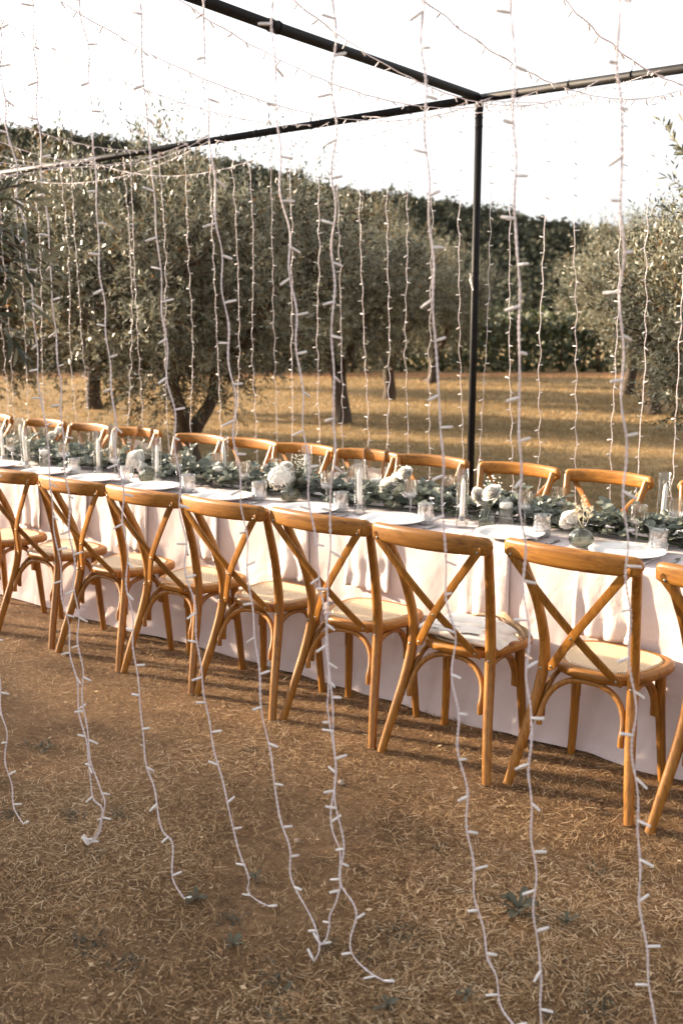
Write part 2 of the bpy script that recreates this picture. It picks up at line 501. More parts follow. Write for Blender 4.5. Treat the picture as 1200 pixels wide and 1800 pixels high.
# ================================================================== SETTING
GZ = -0.045                                                        # the ground lies a little lower beyond the table
def gz(y):
    t = np.clip((np.asarray(y, float) - 4.05) / 0.55, 0, 1)
    return GZ * t * t * (3 - 2 * t)
# ---- ground: one sheet reaching the horizon
def axis(lo, hi):
    near = np.arange(-8, 8.01, 0.16)
    a = []
    x = 8.0; s = 0.3
    while x < 900:
        x += s; s *= 1.22; a.append(x)
    a = np.array(a)
    return np.concatenate([-a[::-1], near, a])
gx = axis(0, 0); gy = axis(0, 0)
XX, YY = np.meshgrid(gx, gy, indexing='ij')
ZZ = np.zeros_like(XX)
nr = (np.abs(XX) < 9) & (np.abs(YY) < 9)
ZZ[nr] = [0.010 * noise.noise(Vector((x * 0.9, y * 0.9, 3.1))) + 0.005 * noise.noise(Vector((x * 3.1, y * 3.1, 1.0))) for x, y in zip(XX[nr], YY[nr])]
ZZ = ZZ + gz(YY)
g = MB(); g.grid(np.stack([XX, YY, ZZ], -1))
tag(g.build('ground', M['ground']), kind='structure')

def blades(P, D, L, W, lift, mtl, name, tint, bend=0.25, ground=True):
    """flat straw / grass: P base, D direction (unit), L length, W width; one bent strip of two quads each."""
    n = len(P)
    if ground: P = P + np.stack([np.zeros(n), np.zeros(n), gz(P[:, 1])], 1)
    S = np.cross(D, np.array((0, 0, 1.0))) + 1e-6
    S /= np.linalg.norm(S, axis=1)[:, None]
    bd = rng.normal(0, bend, (n, 1)) * S + lift
    mid = P + D * (L * 0.5)[:, None] + bd * (L * 0.5)[:, None] * 0.5
    tip = P + D * L[:, None] + bd * L[:, None] * 1.4
    w = (W / 2)[:, None] * S
    V = np.stack([P - w, P + w, mid + w, mid - w, mid - w, mid + w, tip + w * 0.25, tip - w * 0.25], 1)
    return quads_mesh(name, V.reshape(-1, 3), 4, mtl, np.repeat(tint, 2))

def scatter(n, w0, w1, power=2.0, margin=0.7):
    t = rng.random(n)
    if power == 2.0:
        w = 1.0 / (1 / w0 + (1 / w1 - 1 / w0) * t)
    else:
        w = w0 * (w1 / w0) ** t
    u = (rng.random(n) * 2 - 1) * (w * 0.40 + margin)
    x, y = uw(u, w)
    return np.stack([x, y, np.zeros(n)], 1), w

# trodden dry straw in front of and under the table
n = 430000
P, w = scatter(n, 1.35, 9.0, 1.0, 0.8)
patch = np.array([noise.noise(Vector((p[0] * 1.3, p[1] * 1.3, 0.0))) for p in P])
keep = (patch + rng.normal(0, 0.22, n) > -0.34) & (P[:, 1] < 6.6)
P = P[keep]; patch = patch[keep]; n = len(P)
az = rng.random(n) * 2 * np.pi
el = np.abs(rng.normal(0.0, 0.16, n))
D = np.stack([np.cos(az) * np.cos(el), np.sin(az) * np.cos(el), np.sin(el)], 1)
P[:, 2] = rng.random(n) * 0.010 + 0.002
L = 0.007 + 0.050 * rng.random(n) ** 2.4; W = rng.uniform(0.0008, 0.0024, n)
tint = np.clip(rng.beta(1.3, 1.9, n) + patch * 0.25, 0, 1)
tag(put('dry_straw', blades(P, D, L, W, np.array((0, 0, -0.05)), M['straw'], 'dry_straw', tint, bend=0.13)),
    'dry brown straw clippings strewn over the trodden ground', 'straw', kind='stuff')

# short standing tufts among it
nt_ = 2600
C0, w = scatter(nt_, 1.4, 7.0, 1.0, 0.8)
kk = 14
P = np.repeat(C0, kk, 0) + rng.normal(0, 0.014, (nt_ * kk, 3)) * (1, 1, 0)
n = len(P)
az = rng.random(n) * 2 * np.pi; el = rng.uniform(0.3, 1.2, n)
D = np.stack([np.cos(az) * np.cos(el), np.sin(az) * np.cos(el), np.sin(el)], 1)
L = rng.uniform(0.012, 0.045, n); W = rng.uniform(0.001, 0.0022, n)
tint = np.clip(rng.beta(2.4, 2.4, n), 0, 1)
tag(put('grass_stubble', blades(P, D, L, W, np.array((0, 0, -0.2)), M['straw'], 'grass_stubble', tint)),
    'short dry grass stubble on the brown earth', 'grass', kind='stuff')

# small curled dead leaves and chips
n = 9000
P, w = scatter(n, 1.4, 8.0, 1.0, 0.8)
P = P[P[:, 1] < 6]; n = len(P)
az = rng.random(n) * 2 * np.pi
a = np.stack([np.cos(az), np.sin(az), rng.normal(0, 0.2, n)], 1)
bb = np.stack([-np.sin(az), np.cos(az), rng.normal(0, 0.25, n)], 1)
L = (0.0025 + 0.010 * rng.random(n) ** 4)[:, None]; Wd = L * rng.uniform(0.2, 0.6, n)[:, None]
P[:, 2] = rng.uniform(0.008, 0.016, n) + gz(P[:, 1])
V = np.stack([P - a * L, P - bb * Wd, P + a * L, P + bb * Wd], 1).reshape(-1, 3)
tag(put('leaf_litter', quads_mesh('leaf_litter', V, 4, M['litter'], rng.random(n))),
    'pale dead leaves and chips scattered over the ground', 'leaf litter', kind='stuff')

# golden dry field grass
nt_ = 21000
C0, w = scatter(nt_, 7.2, 36.0, 1.0, 1.5)
kk = 7
P = np.repeat(C0, kk, 0); ww = np.repeat(w, kk)
P = P + rng.normal(0, 1, P.shape) * (0.012 * ww / 4)[:, None] * (1, 1, 0)
keep = P[:, 1] > 5.6 + rng.normal(0, 0.4, len(P)); P = P[keep]; ww = ww[keep]
n = len(P)
az = rng.random(n) * 2 * np.pi; el = rng.uniform(0.5, 1.4, n)
D = np.stack([np.cos(az) * np.cos(el), np.sin(az) * np.cos(el), np.sin(el)], 1)
L = rng.uniform(0.02, 0.07, n) * (0.6 + ww / 22); W = rng.uniform(0.0020, 0.0035, n) * ww / 6
pt = np.array([noise.noise(Vector((p[0] * 0.35, p[1] * 0.35, 4.0))) for p in P])
tint = np.clip(rng.beta(2.6, 2.0, n) + pt * 0.35, 0, 1)
tag(put('field_grass', blades(P, D, L, W, np.array((0, 0, -0.15)), M['field'], 'field_grass', tint)),
    'golden dry grass of the olive grove field', 'grass', kind='stuff')

# reddish bare strip at the edge of the field
s = MB(); G = []
for u in np.linspace(-40, 40, 60):
    row = []
    for k, w in enumerate((33.4, 34.2, 35.2, 36.2)):
        ww_ = w + 0.35 * noise.noise(Vector((u * 0.5, k, 0)))
        x, y = uw(u, ww_); row.append((x, y, GZ + 0.006 + 0.06 * (k == 2)))
    G.append(row)
s.grid(G); tag(s.build('dirt_track', M['soil']), kind='structure')

# ---- wooded hill
crest = [(-700, 78), (-320, 65), (-105, 49.0), (-69, 44.0), (-31, 38.0), (0, 31.5), (26, 28.0), (46, 23.5), (66, 20.0), (105, 14.0), (205, 7), (700, 2.5)]
def hill_h(u, w):
    c = np.interp(u, [k[0] for k in crest], [k[1] for k in crest])
    t = np.clip((w - 120) / 150, 0, 1)
    t = t * t * (3 - 2 * t)
    f = 1.0 if w < 275 else max(0.0, 1 - (w - 275) / 320)
    return c * t * f + 1.8 * noise.noise(Vector((u * 0.025, w * 0.025, 0))) * t
G = []
us = np.concatenate([np.linspace(-640, -160, 14), np.linspace(-150, 150, 61), np.linspace(160, 640, 14)])
wsv = np.concatenate([np.linspace(115, 290, 44), np.linspace(310, 640, 8)])
for u in us:
    G.append([(*uw(u, w), hill_h(u, w) - 0.05) for w in wsv])
h = MB(); h.grid(G); tag(h.build('hill', M['hill']), kind='structure')

def crown_cards(C, Rr, n, size, seed):
    r_ = np.random.default_rng(seed)
    d = r_.normal(0, 1, (n, 3)); d /= np.linalg.norm(d, axis=1)[:, None]
    d[:, 2] = np.where(d[:, 2] < -0.35, -d[:, 2], d[:, 2])
    lob = 0.82 + 0.25 * np.sin(d[:, 0] * 5 + seed) * np.sin(d[:, 1] * 4.3 + seed * 1.7) + 0.12 * np.sin(d[:, 2] * 9 + seed)
    rad = lob * (r_.random(n) ** 0.25)
    p = C + d * rad[:, None] * Rr
    a = d + r_.normal(0, 0.7, (n, 3)); a /= np.linalg.norm(a, axis=1)[:, None]
    t1 = np.cross(a, r_.normal(0, 1, (n, 3))); t1 /= np.linalg.norm(t1, axis=1)[:, None]
    t2 = np.cross(a, t1)
    sz = size * r_.uniform(0.6, 1.3, n)[:, None]
    return np.stack([p - t1 * sz, p - t2 * sz * 0.7, p + t1 * sz, p + t2 * sz * 0.7], 1).reshape(-1, 3)
VV = []; TT = []
k = 0
for w in np.arange(118, 282, 4.6):
    for u in np.arange(-w * 0.46 - 8, w * 0.46 + 8, 4.4):
        u2 = u + random.uniform(-1.6, 1.6); w2 = w + random.uniform(-1.6, 1.6)
        z = hill_h(u2, w2)
        if z < 0.2 and random.random() < 0.4: continue
        rr = random.uniform(2.1, 3.5); hh = rr * random.uniform(0.85, 1.2)
        x, y = uw(u2, w2)
        n = 130
        VV.append(crown_cards(np.array((x, y, z + hh * 0.8)), np.array((rr, rr, hh)), n, 0.50, k + 3))
        base = random.uniform(0.0, 0.6)
        if random.random() < (0.16 if u < -40 else 0.03): base = 0.9
        TT.append(np.clip(base + rng.normal(0, 0.12, n), 0, 1)); k += 1
tag(put('hill_forest', quads_mesh('hill_forest', np.concatenate(VV), 4, M['forest'], np.concatenate(TT))),
    'dark wood covering the hill behind the olive grove', 'forest', kind='stuff')

# ---- vineyard rows at the field edge
for ri, (w, nleaf) in enumerate(((37.5, 17000), (40.5, 14000), (43.5, 12000))):
    x0, y0 = uw(0, w)
    root = thing('vine_row', ['leafy vine row on dark trunks, nearest row at the far field edge',
                              'second vine row, behind the nearest one at the field edge',
                              'third vine row, farthest from the field edge'][ri], 'vine row', (x0, y0, GZ), math.atan2(RT[1], RT[0]), 'vine rows beyond the field')
    n = nleaf
    u = rng.uniform(-26, 26, n)
    zc = 1.55 + 0.35 * np.array([noise.noise(Vector((q * 0.9, ri * 3.0, 0))) for q in u])
    p = np.stack([u, rng.normal(0, 0.28, n), np.where(rng.random(n) < 0.30, rng.uniform(0.05, 1.1, n), zc + rng.normal(0, 0.34, n))], 1)
    a = rng.normal(0, 1, (n, 3)); a /= np.linalg.norm(a, axis=1)[:, None]
    t1 = np.cross(a, rng.normal(0, 1, (n, 3))); t1 /= np.linalg.norm(t1, axis=1)[:, None]; t2 = np.cross(a, t1)
    sz = rng.uniform(0.07, 0.14, n)[:, None]
    V = np.stack([p - t1 * sz, p - t2 * sz, p + t1 * sz, p + t2 * sz], 1).reshape(-1, 3)
    put('foliage', quads_mesh('foliage', V, 4, M['vine'], np.clip(rng.beta(2, 3, n), 0, 1)), root)['kind'] = 'stuff'
    tm = MB(); tm.tube([(0, 0, -0.05), (0.03, 0.01, 0.5), (-0.02, 0, 1.0), (0.02, 0, 1.5)], [0.06, 0.05, 0.045, 0.03], 6)
    me = tm.mesh('vine_trunk', M['post'])
    for u0 in np.arange(-25, 25.5, 1.5):
        put('vine_trunk', me, root, (u0 + random.uniform(-.25, .25), 0, 0), (0, 0, random.uniform(0, 6)))

# ---- olive trees
def olive_parts(seed, R, H, zlo, nleaf, ll, lw, forks=4, fork_z=0.55, r0=0.16, shoots=26, lean=0.0):
    r_ = np.random.default_rng(seed); rd = random.Random(seed)
    zc = (zlo + H) / 2; hz = (H - zlo) / 2
    tm = MB()
    def wob(p, q, n, amp):
        p = np.array(p, float); q = np.array(q, float)
        t = np.linspace(0, 1, n)[:, None]
        path = p + (q - p) * t
        j = r_.normal(0, amp, (n, 3)); j[0] = 0; j[-1] *= 0.5; j[:, 2] *= 0.4
        return catmull(path + j, 0.12)
    def limb(p, q, ra, rb, amp=0.05, seg=9):
        path = wob(p, q, 5, amp)
        m_ = len(path)
        rr = np.linspace(ra, rb, m_) * (1 + 0.10 * np.sin(np.linspace(0, 9, m_) + seed))
        tm.tube(path, rr, seg)
        return path[-1]
    b0 = np.array((0, 0, -0.08)); f0 = np.array((lean, 0.02, fork_z))
    path = wob(b0, f0, 4, 0.02); m_ = len(path); t = np.linspace(0, 1, m_)
    tm.tube(path, r0 * (1.0 + 0.55 * (1 - t) ** 3 + 0.12 * t), 12)
    tips = []
    for k in range(forks):
        a = 2 * math.pi * k / forks + rd.uniform(-.4, .4)
        e = rd.uniform(.3, .5) * R
        q = np.array((lean + math.cos(a) * e, math.sin(a) * e, fork_z + (zc - fork_z) * rd.uniform(.6, .9)))
        p_start = f0 + np.array((math.cos(a), math.sin(a), -0.5)) * r0 * 0.35
        e1 = limb(p_start, q, r0 * 0.66, r0 * 0.36, 0.07)
        for j in range(4):
            a2 = a + rd.uniform(-1.1, 1.1)
            q2 = e1 + np.array((math.cos(a2) * R * .30, math.sin(a2) * R * .30, hz * rd.uniform(.0, .45)))
            e2 = limb(e1, q2, r0 * 0.3, r0 * 0.11, 0.06, 6)
            tips.append(e2)
            for i in range(3):
                a3 = a2 + rd.uniform(-1.3, 1.3)
                limb(e2, e2 + np.array((math.cos(a3) * R * .18, math.sin(a3) * R * .18, rd.uniform(-.1, .25))), r0 * 0.10, 0.006, 0.04, 4)
    # crown: clumps of leafy twigs
    K = 170
    d = r_.normal(0, 1, (K, 3)); d /= np.linalg.norm(d, axis=1)[:, None]
    rad = r_.random(K) ** 0.42 * r_.uniform(0.74, 1.02, K)
    cl = np.stack([d[:, 0] * R * rad, d[:, 1] * R * rad, zc + d[:, 2] * hz * rad], 1)
    cl[:, 0] += lean
    nt = nleaf // 14
    ci = r_.integers(0, K, nt)
    st = cl[ci] + r_.normal(0, 0.135, (nt, 3)) * (R / 1.8)
    out = st - np.array((lean, 0, zc - 0.4)); out /= np.linalg.norm(out, axis=1)[:, None] + 1e-6
    td = out * 0.7 + r_.normal(0, 0.55, (nt, 3)) + np.array((0, 0, 0.35))
    td /= np.linalg.norm(td, axis=1)[:, None]
    tl = r_.uniform(0.16, 0.42, nt)
    # upright shoots on top
    ns_ = shoots * 4
    sa = r_.uniform(0, 2 * np.pi, ns_); sr = np.sqrt(r_.random(ns_)) * R * 0.85
    topz = zc + hz * np.sqrt(np.clip(1 - (sr / R) ** 2, 0.05, 1)) * 0.88
    st2 = np.stack([lean + np.cos(sa) * sr, np.sin(sa) * sr, topz], 1)
    td2 = np.stack([np.cos(sa) * 0.25, np.sin(sa) * 0.25, np.ones(ns_)], 1) + r_.normal(0, 0.15, (ns_, 3))
    td2 /= np.linalg.norm(td2, axis=1)[:, None]
    st = np.vstack([st, st2]); td = np.vstack([td, td2]); tl = np.concatenate([tl, r_.uniform(0.3, 0.75, ns_)])
    nt = len(st)
    tb = np.clip(np.concatenate([r_.random(K)[ci], r_.random(ns_)]) * 0.7 + 0.04, 0, 1)
    per = 14
    tt = np.tile(np.linspace(0.06, 1.0, per), nt)
    S = np.repeat(st, per, 0); Dd = np.repeat(td, per, 0); Ls = np.repeat(tl, per)
    pos = S + Dd * (Ls * tt)[:, None]
    pos[:, 2] -= 0.10 * (tt * Ls) ** 1.5
    rv = np.repeat(r_.normal(0, 1, (nt, 3)), per, 0)
    s1 = np.cross(Dd, rv); s1 /= np.linalg.norm(s1, axis=1)[:, None] + 1e-6
    s2 = np.cross(Dd, s1)
    alt = np.tile(np.arange(per), nt)
    ang = (alt % 2) * np.pi + (alt // 2) * (np.pi / 2) + r_.normal(0, 0.3, len(alt))
    side = s1 * np.cos(ang)[:, None] + s2 * np.sin(ang)[:, None]
    ld = Dd * 0.75 + side * 0.75 + r_.normal(0, 0.18, pos.shape); ld /= np.linalg.norm(ld, axis=1)[:, None]
    nn = np.cross(ld, np.cross(ld, Dd) + r_.normal(0, 0.35, pos.shape)); 
    wd = np.cross(ld, nn); wd /= np.linalg.norm(wd, axis=1)[:, None] + 1e-6
    l_ = (ll * r_.uniform(0.7, 1.15, len(pos)))[:, None]; w_ = (lw * r_.uniform(0.8, 1.2, len(pos)))[:, None] / 2
    V = np.stack([pos, pos + ld * l_ * 0.45 + wd * w_, pos + ld * l_, pos + ld * l_ * 0.45 - wd * w_], 1).reshape(-1, 3)
    tint = np.clip(np.repeat(tb, per) * 0.75 + r_.normal(-0.01, 0.19, len(pos)), 0, 0.88)
    old = r_.random(len(pos)) < 0.045
    tint[old] = r_.uniform(0.9, 1.0, old.sum())
    # thin twigs, one sliver each
    tv = np.cross(td, r_.normal(0, 1, td.shape)); tv /= np.linalg.norm(tv, axis=1)[:, None] + 1e-6; tv *= 0.0022
    e = st + td * tl[:, None] * 0.95
    tw = np.stack([st - tv, st + tv, e + tv * 0.4, e - tv * 0.4], 1).reshape(-1, 3)
    V = np.vstack([V, tw]); tint = np.concatenate([tint, np.full(nt, 0.95)])
    return tm.mesh('trunk', M['bark']), quads_mesh('crown', V, 4, M['olive'], tint)

OL = {'A': olive_parts(21, 1.95, 3.75, 0.75, 84000, 0.072, 0.018, forks=3, fork_z=0.50, r0=0.13, shoots=16),
      'B': olive_parts(33, 2.1, 4.5, 1.15, 74000, 0.082, 0.021, forks=4, fork_z=1.0, r0=0.135, lean=0.12, shoots=26),
      'C': olive_parts(47, 2.0, 4.2, 1.0, 74000, 0.082, 0.021, forks=3, fork_z=0.9, r0=0.13, shoots=24),
      'D': olive_parts(58, 1.75, 3.6, 0.8, 26000, 0.070, 0.017, forks=4, fork_z=0.7, r0=0.15, shoots=14)}
def olive_tree(kind, x, y, rz, s, label):
    t = thing('olive_tree', label, 'olive tree', (x, y, float(gz(y))), rz, 'olive trees of the grove')
    tr, cr = OL[kind]
    a = put('trunk', tr, t); c = put('crown', cr, t); c['kind'] = 'stuff'
    t.scale = (s, s, s)
    return t
olive_tree('A', -8.27, 7.96, 0.9, 1.0, 'forked olive tree standing right behind the far chairs, left of the black pole')
olive_tree('A', -12.3, 7.6, 4.0, 1.14, 'olive tree whose crown fills the left edge above the far chairs')
olive_tree('C', -16.6, 13.4, 0.4, 1.0, 'olive tree with a straight trunk seen left of the forked tree')
olive_tree('B', -10.61, 14.0, 3.0, 0.86, 'olive tree with a leaning trunk between the forked tree and the pole')
olive_tree('C', -13.17, 19.1, 2.9, 0.90, 'olive tree with an upright trunk just left of the black pole')
olive_tree('B', -15.9, 25.3, 1.2, 0.9, 'small far olive tree directly left of the pole, near the vines')
olive_tree('C', -23.9, 27.0, 5.2, 1.0, 'far olive tree at the field end, behind the forked tree')
olive_tree('B', -21.5, 19.8, 3.3, 1.0, 'far olive tree in the second row at the left side')
olive_tree('C', -6.9, 19.1, 0.2, 0.86, 'olive tree at the right with a thick trunk rising from the field')
olive_tree('B', -9.5, 24.4, 5.6, 0.94, 'pale sunlit olive tree behind the thick trunk at the right')
olive_tree('C', -17.7, 8.6, 4.4, 0.95, 'olive tree farther back at the left picture edge')
RIGHT_TREE = olive_tree('A', -1.98, 8.55, 3.6, 0.78, 'near olive tree leaning in from the right picture edge')
NEAR_TREE = olive_tree('D', -4.75, 0.55, 0.7, 1.0, 'nearest olive tree, its branch hanging in at the left edge')
olive_tree('D', -9.4, -0.6, 2.6, 1.05, 'olive tree outside the picture at left, shading the foreground')
olive_tree('D', -14.5, 0.45, 4.6, 0.86, 'olive tree outside the picture at far left, beyond the shading one')
olive_tree('D', -9.0, -4.4, 1.6, 1.1, 'olive tree outside the picture behind the camera at left')

olive_tree('D', -8.5, 0.3, 5.4, 0.95, 'unseen olive tree added for shade at left, between the nearest and the shading one')  # this and the next tree are unseen, added to deepen the foreground shade
olive_tree('D', -12.2, -2.2, 3.7, 1.1, 'unseen olive tree added for shade at left, two behind the nearest one')

# ---- black tube frame over the table
fr = thing('pergola_frame', 'black metal tube frame over the long table', 'frame', (-3.44, 6.0, 0))
def L_(p): return (p[0] + 3.44, p[1] - 6.0, p[2])
oct_ = [(math.cos(a), math.sin(a)) for a in np.linspace(0, 2 * math.pi, 16, endpoint=False)]
def beam(name, p, q, r):
    mb = MB(); mb.tube([L_(p), L_(tuple((np.array(p) + np.array(q)) / 2 + np.array((0, 0, -0.012)))), L_(q)], r, 16)
    return mb.build(name, M['black'], fr)
post_xy = [(-3.44, 6.0), (-3.44, 1.9), (0.75, 6.0), (0.75, 1.9), (-11.4, 6.0), (-11.4, 1.9)]
for (x, y) in post_xy:
    gb = float(gz(y))
    mb = MB(); mb.tube([L_((x, y, gb + 0.012)), L_((x, y, 1.6)), L_((x, y, 3.085))], 0.025, 16)
    pst = mb.build('post', M['black'], fr)
    mb = MB(); mb.lathe([(0.075, 0.0), (0.075, 0.008), (0.034, 0.010), (0.034, 0.06), (0.026, 0.062)], 20, L_((x, y, gb + 0.010)))
    mb.build('foot_plate', M['black'], pst)
    for zz, hh in ((2.93, 0.015), (2.985, 0.015), (3.03, 0.055)):
        mb = MB(); mb.lathe([(0.0245, 0), (0.0275, 0.003), (0.0275, hh - 0.003), (0.0245, hh)], 20, L_((x, y, zz)))
        mb.build('joint_collar', M['black'], pst)
for (p, q) in [((-11.4, 6.0, 3.11), (-3.45, 6.0, 3.11)), ((-3.43, 6.0, 3.11), (0.75, 6.0, 3.11)), ((-11.4, 1.9, 3.11), (-3.45, 1.9, 3.11)),
               ((-3.43, 1.9, 3.11), (0.75, 1.9, 3.11)), ((-3.44, 1.92, 3.115), (-3.44, 5.97, 3.115)), ((0.75, 1.92, 3.115), (0.75, 5.97, 3.115)), ((-11.4, 1.92, 3.115), (-11.4, 5.97, 3.115))]:
    b_ = beam('beam', p, q, 0.027)
    if abs(p[1] - q[1]) < 0.1:                                     # black cable ties round the long beams
        L0 = abs(q[0] - p[0]); nn = int(L0 / 0.42)
        for k in range(nn):
            x = min(p[0], q[0]) + (k + 0.5) * 0.42 + random.uniform(-.08, .08)
            if not (-7.8 < x < -1.5) or p[1] < 3: continue
            mb = MB(); a = np.linspace(0, 2 * math.pi, 17)
            mb.tube([L_((x, 6.0 + 0.0285 * math.cos(t), 3.105 + 0.0285 * math.sin(t))) for t in a], 0.0022, 5, cap=False)
            mb.tube([L_((x, 6.0, 3.13)), L_((x + 0.004, 5.998, 3.162))], [0.002, 0.0012], 5)
            mb.build('cable_tie', M['black'], b_)
mb = MB()
for yy in (3.95, 4.0):
    mb.tube([L_((-3.44 + 0.0295 * math.cos(t), yy, 3.104 + 0.0295 * math.sin(t))) for t in np.linspace(0, 2 * math.pi, 21)], 0.004, 6, cap=False)
mb.tube([L_((-3.44, 3.93, 3.104)), L_((-3.44, 4.02, 3.104))], 0.0292, 16)
mb.build('beam_sleeve', M['black'], fr)
# short chain hooked to the post
mb = MB()
zz = 1.975
mb.tube([L_((-3.44 + 0.0275 * math.cos(t), 6.0 + 0.0275 * math.sin(t), zz + 0.03)) for t in np.linspace(0, 2 * math.pi, 21)], 0.003, 6, cap=False)
mb.build('chain_ring', M['black'], fr)
for k in range(6):
    mb = MB()
    cx_, cz_ = -3.456 + (0.0 if k < 3 else 0.006 * (k - 2)), zz + 0.015 - k * 0.018
    pts = []
    for t in np.linspace(0, 2 * math.pi, 15):
        a_, b2 = 0.006 * math.cos(t), 0.012 * math.sin(t)
        pts.append(L_((cx_ + (a_ if k % 2 == 0 else 0), 5.968 + (0 if k % 2 == 0 else a_), cz_ + b2)))
    mb.tube(pts, 0.0024, 6, cap=False)
    mb.build('chain_link', M['steel'], fr)
# ================================================================== CHAIRS
def smooth_path(pts, step=0.02):
    return catmull(pts, step)

def rrect(w, h, r, k=4):
    """rounded rectangle section"""
    out = []
    for (sx_, sy_, a0) in ((1, 1, 0), (-1, 1, 90), (-1, -1, 180), (1, -1, 270)):
        for a in np.linspace(a0, a0 + 90, k):
            out.append((sx_ * (w / 2 - r) + r * math.cos(math.radians(a)), sy_ * (h / 2 - r) + r * math.sin(math.radians(a))))
    return out

def seat_outline(n=72, inset=0.0):
    pts = []
    for k in range(n):
        t = 2 * math.pi * k / n
        c, s_ = math.cos(t), math.sin(t)
        e = 2 / 3.2
        x = math.copysign(abs(c) ** e, c); y = math.copysign(abs(s_) ** e, s_)
        yy = 0.095 + y * (0.185 - inset)
        hw = 0.194 + 0.030 * (yy - 0.095) / 0.19 - inset
        if yy < 0.095: hw -= 0.012 * ((0.095 - yy) / 0.19) ** 2
        pts.append((x * hw, yy))
    return pts

screw_mb = MB(); screw_mb.lathe([(0.0055, 0.0), (0.0055, 0.0015), (0.0042, 0.0030), (0.0015, 0.0034), (0.0, 0.0024)], 10)
SCREW = screw_mb.mesh('screw', M['screw'])

def rail_y(x): return -0.236 - 0.055 * (1 - (x / 0.255) ** 2)

